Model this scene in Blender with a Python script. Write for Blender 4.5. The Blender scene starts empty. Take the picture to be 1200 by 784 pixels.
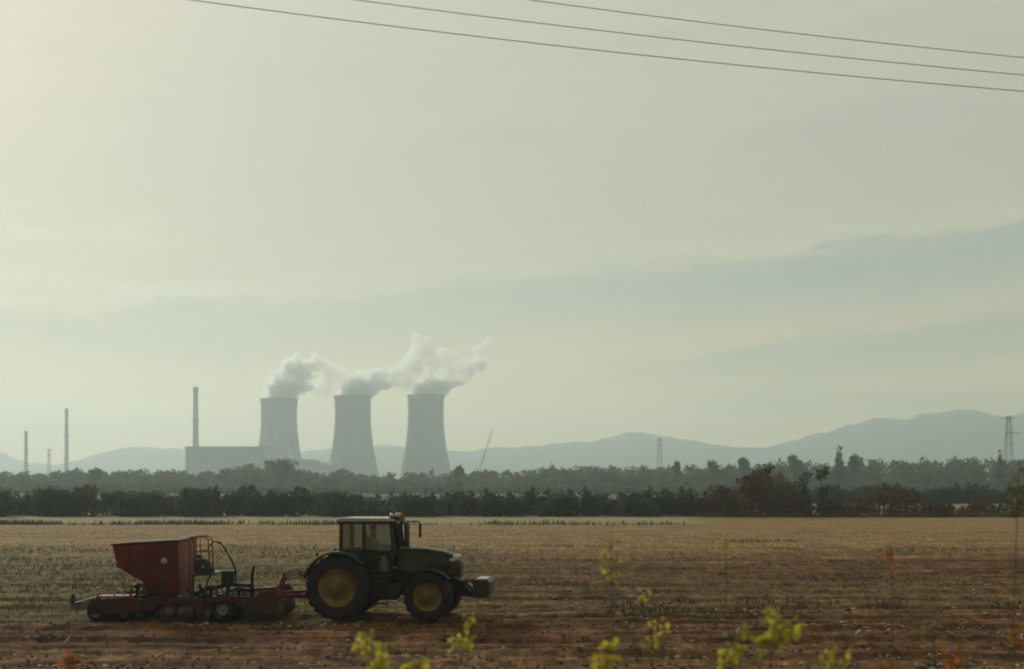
import bpy, bmesh, math, random
from mathutils import Vector, Matrix, noise

# ------------------------------------------------------------------ basics
F, HZ, H = 1500.0, 565.0, 4.2          # focal length (photo px), horizon row, eye height (m)
PI = math.pi
S = bpy.context.scene
COL = S.collection

def P(px, py, Y):
    return Vector(((px - 600.0) / F * Y, Y, H - (py - HZ) / F * Y))

def link(o, parent=None):
    COL.objects.link(o)
    if parent is not None:
        o.parent = parent
    return o

def tag(o, label=None, cat=None, group=None, kind=None):
    if label: o['label'] = label
    if cat: o['category'] = cat
    if group: o['group'] = group
    if kind: o['kind'] = kind
    return o

def thing(name, label, cat, loc=(0, 0, 0), group=None, rz=0.0):
    o = bpy.data.objects.new(name, None)
    o.empty_display_size = 0.3
    link(o)
    o.location = loc
    o.rotation_euler = (0, 0, rz)
    return tag(o, label, cat, group)

def pivot(name, parent, loc=(0, 0, 0)):
    o = bpy.data.objects.new(name, None)
    o.empty_display_size = 0.2
    link(o, parent)
    o.location = loc
    return o

def copy_tree(o, parent=None):
    c = o.copy()
    link(c, None)
    c.parent = parent
    for ch in list(o.children):
        copy_tree(ch, c)
    return c

class MB:
    def __init__(s):
        s.v, s.f, s.sm = [], [], []
    def add(s, vs, fs, smooth=False):
        b = len(s.v)
        s.v.extend([tuple(v) for v in vs])
        for f in fs:
            s.f.append(tuple(i + b for i in f)); s.sm.append(smooth)
        return s
    def box(s, c, d, rot=None):
        x, y, z = d[0] / 2, d[1] / 2, d[2] / 2
        vs = [Vector(p) for p in ((-x,-y,-z),(x,-y,-z),(x,y,-z),(-x,y,-z),(-x,-y,z),(x,-y,z),(x,y,z),(-x,y,z))]
        if rot is not None: vs = [rot @ v for v in vs]
        c = Vector(c)
        return s.add([v + c for v in vs], [(0,3,2,1),(4,5,6,7),(0,1,5,4),(1,2,6,5),(2,3,7,6),(3,0,4,7)])
    def bar(s, a, b, w, h=None):
        a, b = Vector(a), Vector(b); h = h or w
        d = b - a
        q = d.to_track_quat('X', 'Z').to_matrix()
        return s.box((a + b) / 2, (d.length, w, h), q)
    def tube(s, pts, r, n=8, cap=True, smooth=True):
        pts = [Vector(p) for p in pts]
        rs = r if isinstance(r, (list, tuple)) else [r] * len(pts)
        vs, fs = [], []
        up = Vector((0.13, 0.21, 0.97)).normalized()
        for i, p in enumerate(pts):
            t = (pts[min(i + 1, len(pts) - 1)] - pts[max(i - 1, 0)])
            if t.length < 1e-9: t = Vector((0, 0, 1))
            t.normalize()
            u = up
            if abs(t.dot(u)) > 0.95: u = Vector((0.9, 0.3, 0.1)).normalized()
            a = t.cross(u).normalized(); b = t.cross(a).normalized()
            for k in range(n):
                an = 2 * PI * k / n
                vs.append(p + (a * math.cos(an) + b * math.sin(an)) * rs[i])
        for i in range(len(pts) - 1):
            for k in range(n):
                fs.append((i*n+k, i*n+(k+1)%n, (i+1)*n+(k+1)%n, (i+1)*n+k))
        s.add(vs, fs, smooth)
        if cap:
            b0 = len(s.v) - len(vs)
            s.f.append(tuple(b0 + k for k in range(n))[::-1]); s.sm.append(False)
            e0 = b0 + (len(pts) - 1) * n
            s.f.append(tuple(e0 + k for k in range(n))); s.sm.append(False)
        return s
    def lathe(s, prof, axis='Z', c=(0,0,0), n=32, smooth=True, closed=False):
        c = Vector(c); vs, fs = [], []
        for (r, h) in prof:
            for k in range(n):
                a = 2 * PI * k / n
                x, y = r * math.cos(a), r * math.sin(a)
                if axis == 'Z': q = Vector((x, y, h))
                elif axis == 'Y': q = Vector((x, h, -y))
                else: q = Vector((h, x, y))
                vs.append(c + q)
        m = len(prof)
        for i in range(m if closed else m - 1):
            j = (i + 1) % m
            for k in range(n):
                fs.append((i*n+k, i*n+(k+1)%n, j*n+(k+1)%n, j*n+k))
        return s.add(vs, fs, smooth)
    def prism(s, prof, y0, y1, taper=None):
        # polygon in the XZ plane extruded along Y; taper(x, z) scales the Y of a corner
        n = len(prof)
        vs = []
        for yy in (y0, y1):
            for (x, z) in prof:
                k = taper(x, z) if taper else 1.0
                vs.append((x, yy * k, z))
        fs = [tuple(range(n)), tuple(range(2*n-1, n-1, -1))]
        for i in range(n):
            j = (i + 1) % n
            fs.append((i, i + n, j + n, j))
        return s.add(vs, fs)
    def build(s, name, mat, parent=None, loc=None, bevel=0.0, recalc=True, seg=2):
        me = bpy.data.meshes.new(name)
        me.from_pydata(s.v, [], s.f)
        me.polygons.foreach_set('use_smooth', s.sm)
        if recalc:
            bm = bmesh.new(); bm.from_mesh(me)
            bmesh.ops.recalc_face_normals(bm, faces=bm.faces)
            bm.to_mesh(me); bm.free()
        me.update()
        for m in (mat if isinstance(mat, (list, tuple)) else [mat]):
            me.materials.append(m)
        o = bpy.data.objects.new(name, me)
        link(o, parent)
        if loc is not None: o.location = loc
        if bevel > 0:
            b = o.modifiers.new('Bevel', 'BEVEL')
            b.width = bevel; b.segments = seg; b.limit_method = 'ANGLE'; b.angle_limit = 0.6
            b.use_clamp_overlap = True
        return o

# ------------------------------------------------------------------ node helper
class NT:
    def __init__(s, tree):
        s.t = tree; s.t.nodes.clear()
    def n(s, typ, **kw):
        nd = s.t.nodes.new(typ)
        for k, v in kw.items(): setattr(nd, k, v)
        return nd
    def put(s, sock, val):
        if hasattr(val, 'is_output'): s.t.links.new(val, sock)
        elif val is not None: sock.default_value = val
    def m(s, op, a, b=None, c=None, clamp=False):
        nd = s.n('ShaderNodeMath', operation=op, use_clamp=clamp)
        for i, q in enumerate((a, b, c)):
            if q is not None: s.put(nd.inputs[i], q)
        return nd.outputs[0]
    def ss(s, x, lo, hi, a=0.0, b=1.0):
        nd = s.n('ShaderNodeMapRange', interpolation_type='SMOOTHSTEP')
        s.put(nd.inputs[0], x)
        for i, q in ((1, lo), (2, hi), (3, a), (4, b)): s.put(nd.inputs[i], q)
        return nd.outputs[0]
    def lin(s, x, lo, hi, a=0.0, b=1.0):
        nd = s.n('ShaderNodeMapRange')
        s.put(nd.inputs[0], x)
        for i, q in ((1, lo), (2, hi), (3, a), (4, b)): s.put(nd.inputs[i], q)
        return nd.outputs[0]
    def mix(s, fac, a, b, blend='MIX'):
        nd = s.n('ShaderNodeMix', data_type='RGBA', blend_type=blend)
        s.put(nd.inputs[0], fac)
        for i, q in ((6, a), (7, b)):
            if isinstance(q, tuple) and len(q) == 3: q = q + (1.0,)
            s.put(nd.inputs[i], q)
        return nd.outputs[2]
    def vec(s, x, y, z):
        nd = s.n('ShaderNodeCombineXYZ')
        for i, q in enumerate((x, y, z)): s.put(nd.inputs[i], q)
        return nd.outputs[0]
    def noise(s, vec, scale, detail=4.0, rough=0.55, dist=0.0):
        nd = s.n('ShaderNodeTexNoise')
        if vec is not None: s.put(nd.inputs['Vector'], vec)
        nd.inputs['Scale'].default_value = scale
        nd.inputs['Detail'].default_value = detail
        nd.inputs['Roughness'].default_value = rough
        nd.inputs['Distortion'].default_value = dist
        return nd.outputs['Fac']
    def ramp(s, fac, stops):
        nd = s.n('ShaderNodeValToRGB')
        el = nd.color_ramp.elements
        while len(el) < len(stops): el.new(0.5)
        for e, (p, c) in zip(el, stops):
            e.position = p; e.color = tuple(c) + (1.0,)
        s.put(nd.inputs[0], fac)
        return nd.outputs[0]
    def scalevec(s, v, sc):
        nd = s.n('ShaderNodeVectorMath', operation='MULTIPLY')
        s.put(nd.inputs[0], v); nd.inputs[1].default_value = sc
        return nd.outputs[0]

def new_mat(name):
    m = bpy.data.materials.new(name); m.use_nodes = True
    return m, NT(m.node_tree)

def mat(name, col, rough=0.7, var=0.25, scale=3.0, metal=0.0, dirt=None, dirt_amt=0.5, bump=0.0, coat=0.0, stretch=(1,1,1), spec=0.5):
    m, t = new_mat(name)
    tc = t.n('ShaderNodeTexCoord').outputs['Object']
    v = t.scalevec(tc, stretch)
    f = t.noise(v, scale, 5.0, 0.6)
    lo = tuple(c * (1 - var) for c in col); hi = tuple(min(1, c * (1 + var)) for c in col)
    c = t.mix(t.lin(f, 0.3, 0.7), lo, hi)
    if dirt is not None:
        f2 = t.noise(v, scale * 0.6 + 0.7, 6.0, 0.65, 0.3)
        c = t.mix(t.ss(f2, 0.62 - dirt_amt * 0.3, 0.78 - dirt_amt * 0.15, 0.0, 0.85), c, dirt)
    p = t.n('ShaderNodeBsdfPrincipled')
    t.put(p.inputs['Base Color'], c)
    p.inputs['Roughness'].default_value = rough
    p.inputs['Metallic'].default_value = metal
    p.inputs['Specular IOR Level'].default_value = spec
    p.inputs['Coat Weight'].default_value = coat
    if bump:
        b = t.n('ShaderNodeBump'); b.inputs['Strength'].default_value = bump; b.inputs['Distance'].default_value = 0.02
        t.put(b.inputs['Height'], t.noise(v, scale * 5, 5.0)); t.put(p.inputs['Normal'], b.outputs[0])
    o = t.n('ShaderNodeOutputMaterial'); t.put(o.inputs[0], p.outputs[0])
    return m

def leafmat(name, cols, scale=0.6, transl=0.35, rough=0.75):
    """foliage: colour varies clump to clump, some light passes through"""
    m, t = new_mat(name)
    tc = t.n('ShaderNodeNewGeometry').outputs['Position']
    f = t.noise(tc, scale, 4.0, 0.65)
    r = t.n('ShaderNodeNewGeometry').outputs['Random Per Island']
    k = t.m('ADD', t.m('MULTIPLY', f, 0.75), t.m('MULTIPLY', r, 0.35))
    c = t.ramp(k, [(0.28 + 0.5 * i / max(1, len(cols) - 1), cc) for i, cc in enumerate(cols)])
    d = t.n('ShaderNodeBsdfPrincipled'); t.put(d.inputs['Base Color'], c)
    d.inputs['Roughness'].default_value = rough; d.inputs['Specular IOR Level'].default_value = 0.2
    tr = t.n('ShaderNodeBsdfTranslucent'); t.put(tr.inputs[0], c)
    mx = t.n('ShaderNodeMixShader'); mx.inputs[0].default_value = transl
    t.put(mx.inputs[1], d.outputs[0]); t.put(mx.inputs[2], tr.outputs[0])
    o = t.n('ShaderNodeOutputMaterial'); t.put(o.inputs[0], mx.outputs[0])
    return m

# ------------------------------------------------------------------ camera
cam = bpy.data.cameras.new('camera')
cam.sensor_width = 36.0; cam.sensor_fit = 'HORIZONTAL'
cam.lens = 36.0 * F / 1200.0
cam.shift_y = (HZ - 392.0) / 1200.0
cam.clip_start = 0.1; cam.clip_end = 60000.0
cam.dof.use_dof = True; cam.dof.focus_distance = 44.0; cam.dof.aperture_fstop = 1.25
camo = bpy.data.objects.new('camera', cam); link(camo)
camo.location = (0, 0, H); camo.rotation_euler = (PI / 2, 0, 0)
S.camera = camo

# ------------------------------------------------------------------ light
SUN_AZ, SUN_EL = math.radians(-34), math.radians(24)
SD = Vector((math.sin(SUN_AZ) * math.cos(SUN_EL), math.cos(SUN_AZ) * math.cos(SUN_EL), math.sin(SUN_EL)))
sun = bpy.data.lights.new('sun', 'SUN'); sun.energy = 2.4; sun.angle = math.radians(10); sun.color = (1.0, 0.94, 0.82)
so = bpy.data.objects.new('sun', sun); link(so)
so.rotation_euler = SD.to_track_quat('Z', 'Y').to_euler(); so.location = (-40, 60, 60)

w = bpy.data.worlds.new('World'); S.world = w; w.use_nodes = True
t = NT(w.node_tree)
sep = t.n('ShaderNodeSeparateXYZ'); dirv = t.n('ShaderNodeTexCoord').outputs['Generated']
t.put(sep.inputs[0], dirv)
X, Y_, Z = sep.outputs
hor = t.m('MAXIMUM', t.m('SQRT', t.m('ADD', t.m('MULTIPLY', X, X), t.m('MULTIPLY', Y_, Y_))), 0.02)
v = t.m('DIVIDE', Z, hor)
u = t.m('ARCTAN2', X, Y_)
base = t.ramp(t.lin(v, 0.0, 1.0), [(0.0, (1.6, 1.1, .30)), (0.06, (1.35, .96, .32)), (0.10, (.88, .69, .35)), (0.15, (.65, .58, .385)),
                                    (0.24, (.565, .545, .425)), (0.40, (.61, .59, .475)), (1.0, (.63, .62, .54))])
# layered cloud: fine streaks plus one long cloud bank whose upper edge climbs to the right
st = t.noise(t.vec(t.m('MULTIPLY', u, 2.2), t.m('MULTIPLY', v, 13.0), 0.3), 1.6, 6.0, 0.6, 0.4)
st2 = t.noise(t.vec(t.m('MULTIPLY', u, 5.0), t.m('MULTIPLY', v, 22.0), 4.7), 1.4, 5.0, 0.6, 0.6)
base = t.mix(t.lin(st, 0.35, 0.68, 0.0, 0.30), base, (.60, .585, .44))
base = t.mix(t.lin(st2, 0.48, 0.72, 0.0, 0.24), base, (.40, .43, .38))
big = t.noise(t.vec(t.m('MULTIPLY', u, 3.0), t.m('MULTIPLY', v, 9.0), 7.9), 1.5, 5.0, 0.6, 0.5)
fine = t.noise(t.vec(t.m('MULTIPLY', u, 16.0), t.m('MULTIPLY', v, 46.0), 2.2), 1.2, 6.0, 0.68, 0.5)
edge = t.m('ADD', t.m('ADD', 0.160, t.m('MULTIPLY', u, 0.085)), t.m('ADD', t.m('MULTIPLY', t.m('SUBTRACT', st2, 0.5), 0.05), t.m('MULTIPLY', t.m('SUBTRACT', fine, 0.5), 0.03)))
e = t.m('SUBTRACT', edge, v)
bank = t.m('MULTIPLY', t.ss(e, -0.004, 0.014), t.ss(e, 0.014, 0.075, 1.0, 0.0))
bank = t.m('MULTIPLY', t.m('MULTIPLY', bank, t.ss(u, -0.42, 0.28, 0.40, 1.0)), t.ss(big, .25, .60, .55, 1.0))
base = t.mix(bank, base, (.385, .435, .385))
rim = t.m('MULTIPLY', t.ss(e, -0.016, -0.001), t.ss(e, -0.001, 0.010, 1.0, 0.0))
base = t.mix(t.m('MULTIPLY', t.m('MULTIPLY', rim, t.ss(t.m('ADD', st, t.m('MULTIPLY', t.m('SUBTRACT', fine, .5), .6)), .42, .64, .25, 1.0)), t.ss(u, -0.5, 0.4, 0.8, 0.55)), base, (.74, .70, .52))
for (v0, sl, wd, k, u0, u1, ph, cc) in ((.100, .05, .020, .75, -.05, .25, .5, (.38, .43, .385)), (.062, .03, .014, .5, .0, .3, 1.7, (.40, .44, .38)),
                                      (.130, .02, .016, .55, .05, -.35, 2.9, (.42, .445, .39)), (.27, .05, .035, .35, -.4, .4, 4.1, (.44, .465, .41))):
    ee = t.m('SUBTRACT', t.m('ADD', v0, t.m('ADD', t.m('MULTIPLY', u, sl), t.m('MULTIPLY', t.m('SUBTRACT', st if ph < 2 else st2, 0.5), wd * 4))), v)
    bb = t.m('MULTIPLY', t.m('MULTIPLY', t.ss(ee, -wd * .4, wd * .5), t.ss(ee, wd * .5, wd * 2.5, 1.0, 0.0)), t.ss(u, u0, u1, 0.0, k))
    base = t.mix(t.m('MULTIPLY', bb, t.ss(t.m('ADD', big, t.m('MULTIPLY', fine, .5)), .55, .9, .3, 1.0)), base, cc)
# bright wisps low on the left
for (v0, wd, ph) in ((.182, .012, .3), (.150, .006, 1.1), (.196, .006, 2.0)):
    dd = t.m('DIVIDE', t.m('SUBTRACT', t.m('ADD', v, t.m('MULTIPLY', t.m('SUBTRACT', st2, .5), .03)), v0), wd)
    bb = t.m('POWER', 2.718, t.m('MULTIPLY', t.m('MULTIPLY', dd, dd), -1.0))
    base = t.mix(t.m('MULTIPLY', t.m('MULTIPLY', bb, t.ss(u, -.36, -.22, .7, 0.0)), t.ss(t.m('ADD', fine, t.m('MULTIPLY', big, .6)), .62, .95)), base, (.82, .77, .56))
base = t.mix(t.lin(fine, .35, .7, 0.0, .16), base, (.60, .595, .47))
# brighter cloud towards the hidden sun, darker cloud behind the camera
dt = t.n('ShaderNodeVectorMath', operation='DOT_PRODUCT'); t.put(dt.inputs[0], dirv); dt.inputs[1].default_value = SD
glow = t.m('POWER', t.m('MAXIMUM', dt.outputs['Value'], 0.0), 14.0)
base = t.mix(t.m('MULTIPLY', glow, 0.20), base, (1.0, .92, .60))
back = t.ss(Y_, -0.6, 0.8, 0.30, 1.0)
sc = t.n('ShaderNodeVectorMath', operation='SCALE'); t.put(sc.inputs[0], base); t.put(sc.inputs['Scale'], t.m('MULTIPLY', back, 10.0))
sky = t.n('ShaderNodeTexSky', sky_type='NISHITA'); sky.sun_disc = False
sky.sun_elevation = SUN_EL; sky.sun_rotation = SUN_AZ; sky.dust_density = 4.0
col = t.mix(0.94, sky.outputs[0], sc.outputs[0])
bg = t.n('ShaderNodeBackground'); t.put(bg.inputs[0], col); bg.inputs[1].default_value = 0.10
t.put(t.n('ShaderNodeOutputWorld').inputs[0], bg.outputs[0])

S.view_settings.view_transform = 'Standard'; S.view_settings.look = 'None'
S.view_settings.gamma = 1.0; S.view_settings.exposure = -0.13; S.view_settings.use_curve_mapping = False
S.render.engine = 'CYCLES'
S.cycles.use_denoising = True
S.cycles.max_bounces = 16; S.cycles.volume_bounces = 14; S.cycles.transparent_max_bounces = 16
S.cycles.volume_step_rate = 1.0; S.cycles.volume_max_steps = 256
S.cycles.filter_width = 1.9
S.cycles.caustics_reflective = False; S.cycles.caustics_refractive = False

# ------------------------------------------------------------------ air
hz = MB().box((0, 2850, 166), (10600, 6300, 336)).build('haze', None)
hz.data.materials.clear()
m, t = new_mat('hazy_air')
pv = t.n('ShaderNodeVolumePrincipled')
pv.inputs['Color'].default_value = (.785, .945, .99, 1); pv.inputs['Density'].default_value = 0.00035
pv.inputs['Anisotropy'].default_value = 0.42
t.put(t.n('ShaderNodeOutputMaterial').inputs['Volume'], pv.outputs[0])
hz.data.materials.append(m); tag(hz, kind='stuff')

# ------------------------------------------------------------------ ground
def fb(x, y, s=0.0, o=4):
    return noise.fractal(Vector((x, y, s)), 1.0, 2.1, o)

def ground_z(x, y):
    z = 0.0
    if y < 14: # railway embankment under the train
        k = min(1, max(0, (13.0 - y) / 9.0)); k = k * k * (3 - 2 * k); z += 1.7 * k
    if 18 < y < 95 and abs(x) < 60:
        a = min(1, (y - 18) / 6) * min(1, (95 - y) / 30)
        ww = y + 0.35 * fb(x * 0.11, y * 0.11, 3)
        z += a * (0.05 * math.sin(2 * PI * ww / 1.55) + 0.045 * math.sin(2 * PI * ww / 0.76) * (0.5 + 0.7 * fb(x * .25, y * .5, 9)) + 0.035 * math.sin(2 * PI * ww / 3.1)
                  + 0.05 * fb(x * 1.7, y * 2.3, 1) + 0.06 * fb(x * .2, y * .6, 5))
        z -= 0.03 * a
    return z

def spread(dense_lo, dense_hi, step, lo, hi, grow=1.22):
    a = []; q = dense_lo
    while q < dense_hi: a.append(q); q += step
    st = step
    while q < hi: a.append(q); st *= grow; q += st
    a.append(hi)
    b = []; st = step; q = dense_lo - st
    while q > lo: b.append(q); st *= grow; q -= st
    b.append(lo)
    return b[::-1] + a
xs = spread(-24, 24, 0.2, -5200, 5200)
ys = spread(25, 60, 0.11, -250, 5900, 1.05)
mb = MB(); nx = len(xs)
for yy in ys:
    for xx in xs: mb.v.append((xx, yy, ground_z(xx, yy)))
for j in range(len(ys) - 1):
    for i in range(nx - 1):
        a = j * nx + i
        mb.f.append((a, a + 1, a + nx + 1, a + nx)); mb.sm.append(True)

m, t = new_mat('farm_ground')
pos = t.n('ShaderNodeNewGeometry').outputs['Position']
sp = t.n('ShaderNodeSeparateXYZ'); t.put(sp.inputs[0], pos); gx, gy, gz = sp.outputs
n1 = t.noise(t.scalevec(pos, (0.05, 0.3, 0.3)), 1.0, 6.0, 0.65)        # long streaks along the rows
n2 = t.noise(pos, 1.3, 6.0, 0.7)
n3 = t.noise(t.scalevec(pos, (0.6, 2.4, 1)), 1.0, 5.0, 0.6)
n4 = t.noise(t.scalevec(pos, (0.012, 0.03, 0.03)), 1.0, 5.0, 0.6)
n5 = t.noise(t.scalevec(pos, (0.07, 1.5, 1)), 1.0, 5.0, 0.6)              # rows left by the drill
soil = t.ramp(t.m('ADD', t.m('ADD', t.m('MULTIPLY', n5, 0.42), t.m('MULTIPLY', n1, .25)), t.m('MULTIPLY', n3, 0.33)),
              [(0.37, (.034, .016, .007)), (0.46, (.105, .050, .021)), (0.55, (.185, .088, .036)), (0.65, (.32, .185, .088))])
olive = t.ramp(t.m('ADD', t.m('MULTIPLY', n1, 0.4), t.m('MULTIPLY', n2, 0.6)),
               [(0.30, (.062, .052, .020)), (0.50, (.150, .115, .045)), (0.72, (.250, .190, .080))])
stub = t.ramp(t.m('ADD', t.m('MULTIPLY', n1, 0.6), t.m('MULTIPLY', n2, 0.4)),
              [(0.28, (.165, .103, .040)), (0.52, (.275, .178, .066)), (0.75, (.365, .25, .102))])
pale = t.ramp(n1, [(0.3, (.270, .235, .115)), (0.7, (.370, .325, .185))])
grass = t.ramp(t.m('ADD', t.m('MULTIPLY', n4, 0.6), t.m('MULTIPLY', n2, 0.4)), [(0.3, (.055, .065, .025)), (0.7, (.150, .135, .060))])
wob = t.m('MULTIPLY', t.m('SUBTRACT', n1, 0.5), 26.0)
wob4 = t.m('MULTIPLY', t.m('SUBTRACT', n4, 0.5), 30.0)
yy = t.m('ADD', gy, t.m('ADD', wob, wob4))
left = t.ss(t.m('ADD', gx, t.m('MULTIPLY', t.m('SUBTRACT', n1, 0.5), 14.0)), -9.0, 3.0, 1.0, 0.0)
left = t.m('MULTIPLY', left, t.ss(t.m('ADD', gy, t.m('MULTIPLY', t.m('SUBTRACT', n2, 0.5), 3.0)), 38.2, 40.0))
left = t.m('ADD', left, t.m('MULTIPLY', t.ss(n4, 0.46, 0.62), 0.45), None, True)
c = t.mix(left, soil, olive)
c = t.mix(t.ss(yy, 64.0, 90.0), c, stub)
n6 = t.noise(t.scalevec(pos, (2.6, .8, 1)), 1.0, 7.0, 0.72)
n7 = t.noise(t.scalevec(pos, (.5, .16, 1)), 1.0, 6.0, 0.7)
c = t.mix(t.ss(gy, 170.0, 60.0, .3, 1.0), c, t.mix(1.0, c, t.ramp(t.m('ADD', t.m('MULTIPLY', n6, .65), t.m('MULTIPLY', n7, .35)), [(.36, (.28, .29, .28)), (.5, (.95, .95, .95)), (.64, (2.1, 2.0, 1.85))]), 'MULTIPLY'))
pm = t.m('MULTIPLY', t.ss(t.m('ADD', gy, t.m('MULTIPLY', wob, 0.2)), 129.0, 133.0), t.m('MAXIMUM', t.ss(gx, 17.0, 23.0, 1.0, 0.0), t.ss(gy, 156.0, 162.0)))
c = t.mix(pm, c, pale)
c = t.mix(t.ss(gy, 175.0, 300.0), c, grass)
c = t.mix(t.ss(gy, 21.0, 12.0), c, grass)
p = t.n('ShaderNodeBsdfPrincipled'); t.put(p.inputs['Base Color'], c); p.inputs['Roughness'].default_value = 0.95
p.inputs['Specular IOR Level'].default_value = 0.12
b = t.n('ShaderNodeBump'); b.inputs['Strength'].default_value = 0.7; b.inputs['Distance'].default_value = 0.06
t.put(b.inputs['Height'], t.m('ADD', n2, n3)); t.put(p.inputs['Normal'], b.outputs[0])
t.put(t.n('ShaderNodeOutputMaterial').inputs[0], p.outputs[0])
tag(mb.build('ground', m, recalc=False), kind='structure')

# clods and crop residue on the seeded soil
random.seed(11)
M_soil = mat('clod_soil', (.085, .045, .024), .95, .45, 1.3, spec=.1)
M_straw = leafmat('pale_residue', [(.20, .14, .08), (.42, .34, .22), (.68, .62, .48)], 2.0, .3)
M_stub = leafmat('dry_stubble', [(.10, .08, .035), (.20, .15, .065), (.30, .22, .10)], .5, .35)
M_tuft = leafmat('verge_tufts', [(.050, .050, .022), (.095, .085, .035), (.17, .135, .06)], .3, .3)
mb = MB()
for i in range(4200):
    y = 27 + 26 * random.random() ** 1.6; x = random.uniform(-.46, .46) * y
    r = random.uniform(.012, .05) * (1.6 if random.random() < .06 else 1); z = ground_z(x, y) + r * .2
    vs = [Vector((math.cos(a), math.sin(a), zz)) for a, zz in ((0,0),(1.6,0),(3.1,.1),(4.7,0))] + [Vector((.2,.1,.8)), Vector((0,0,-.6))]
    vs = [Vector((x + q.x * r * random.uniform(.6, 1.6), y + q.y * r * random.uniform(.6, 1.4), z + q.z * r * random.uniform(.5, 1.2))) for q in vs]
    mb.add(vs, [(0,1,4),(1,2,4),(2,3,4),(3,0,4),(1,0,5),(2,1,5),(3,2,5),(0,3,5)])
tag(mb.build('soil_clods', M_soil), kind='stuff', label='dark clods of soil scattered over the seeded ground')
mb = MB()
for i in range(7500):
    y = 27.5 + 30 * random.random() ** 2.1
    # residue lies mostly along the drill rows
    if random.random() < .88: y = round(y / 1.55) * 1.55 + random.gauss(0, .06)
    x = random.uniform(-.46, .46) * y
    if fb(x * .16, round(y / 1.55) * 3.1, 21) < random.uniform(-.1, .5): continue
    L = random.uniform(.04, .18) * (1.8 if random.random() < .06 else 1); wd = random.uniform(.012, .042)
    a = random.gauss(0, .5) + PI * random.randrange(2); dx, dy = math.cos(a), math.sin(a); z = ground_z(x, y) + random.uniform(.01, .06)
    lift = random.uniform(-.01, .04) if random.random() < .94 else random.uniform(.05, .16)
    vs = [(x - dx*L/2 + dy*wd, y - dy*L/2 - dx*wd, z), (x - dx*L/2 - dy*wd, y - dy*L/2 + dx*wd, z + wd),
          (x - dy*wd, y + dx*wd, z + lift * .7 + wd), (x + dy*wd, y - dx*wd, z + lift * .7),
          (x + dx*L/2, y + dy*L/2, z + lift)]
    mb.add(vs, [(0, 3, 2, 1), (3, 4, 2)])
tag(mb.build('crop_residue', M_straw, recalc=False), kind='stuff', label='pale bits of dry crop residue lying in the furrows')

def blades(name, matl, n, fy, fx, hmin, hmax, wd, label):
    mb = MB()
    for i in range(n):
        y = fy(); x = fx(y)
        if x is None: continue
        h = random.uniform(hmin, hmax); a = random.uniform(0, PI); dx, dy = math.cos(a) * wd, math.sin(a) * wd
        z = ground_z(x, y) - .02; lx, ly = random.gauss(0, .35) * h, random.gauss(0, .35) * h
        mb.add([(x - dx, y - dy, z), (x + dx, y + dy, z), (x + lx, y + ly, z + h)], [(0, 1, 2)])
    return tag(mb.build(name, matl, recalc=False), kind='stuff', label=label)
def fx_field(y):
    x = random.uniform(-.44, .44) * y
    d = fb(x * .06, y * .2, 33)
    if d < random.uniform(-.5, .35): return None
    if y < 46 and x > -4 and random.random() < .85: return None
    if y < 40.5: return None
    return x
blades('stubble', M_stub, 34000, lambda: 40 + 70 * random.random() ** 1.25, fx_field, .05, .20, .025, 'short dry stubble and weeds over the middle of the field')
def fx_weed(y):
    x = random.uniform(-.44, .44) * y
    d = fb(x * .10, y * .22, 63) + .35 * fb(x * .8, y * .8, 64) + (.10 if x < -2 else -.22)
    if d < random.uniform(.0, .25) or (y < 46 and -11 < x < 3): return None
    return x
M_weed = leafmat('field_weeds', [(.030, .035, .012), (.070, .072, .026), (.13, .115, .045)], .4, .35)
blades('weeds', M_weed, 30000, lambda: 40.5 + 44 * random.random() ** 1.3, fx_weed, .06, .26, .035, 'dark low weeds growing in patches over the unworked ground')
def fx_verge(y):
    x = random.uniform(-.43, .148) * y
    if fb(x * .07, y * .15, 51) < random.uniform(-.25, .40) or x / y > random.gauss(.115, .02): return None
    return x
blades('verge_grass', M_tuft, 9000, lambda: random.gauss(128, 1.3), fx_verge, .12, .62, .08, 'dark grassy strip along the far edge of the stubble')
blades('verge_grass', M_tuft, 1900, lambda: random.gauss(91, 1.2), lambda y: (lambda x: x if fb(x * .09, 0, 71) > random.uniform(-.1, .5) else None)(random.uniform(.02, .43) * y),   .08, .22, .045, 'dark weedy streak across the stubble on the right')

# ------------------------------------------------------------------ hills
prof_far = [(-400, 534), (-150, 522), (0, 527), (40, 538), (90, 545), (130, 533), (165, 520), (190, 521), (215, 522), (260, 528), (330, 530), (390, 522), (450, 518), (500, 520),
            (550, 524), (600, 520), (650, 516), (690, 513), (745, 506), (770, 508), (800, 514), (840, 521), (880, 524), (920, 517), (960, 505), (1000, 496), (1030, 489), (1060, 491),
            (1090, 483), (1120, 478), (1145, 485), (1170, 490), (1200, 483), (1300, 470), (1450, 495), (1650, 520)]
def interp(pr, x):
    if x <= pr[0][0]: return pr[0][1]
    for (a, b), (c, d) in zip(pr, pr[1:]):
        if x <= c:
            k = (x - a) / (c - a); k = k * k * (3 - 2 * k)
            return b + (d - b) * k
    return pr[-1][1]
mb = MB(); YR = 5200.0
cols = [(-380 + 4 * i) for i in range(500)]
rows = [3700, 3950, 4200, 4450, 4700, 4900, 5060, 5200, 5290, 5390, 5500, 5620, 5750]
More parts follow.
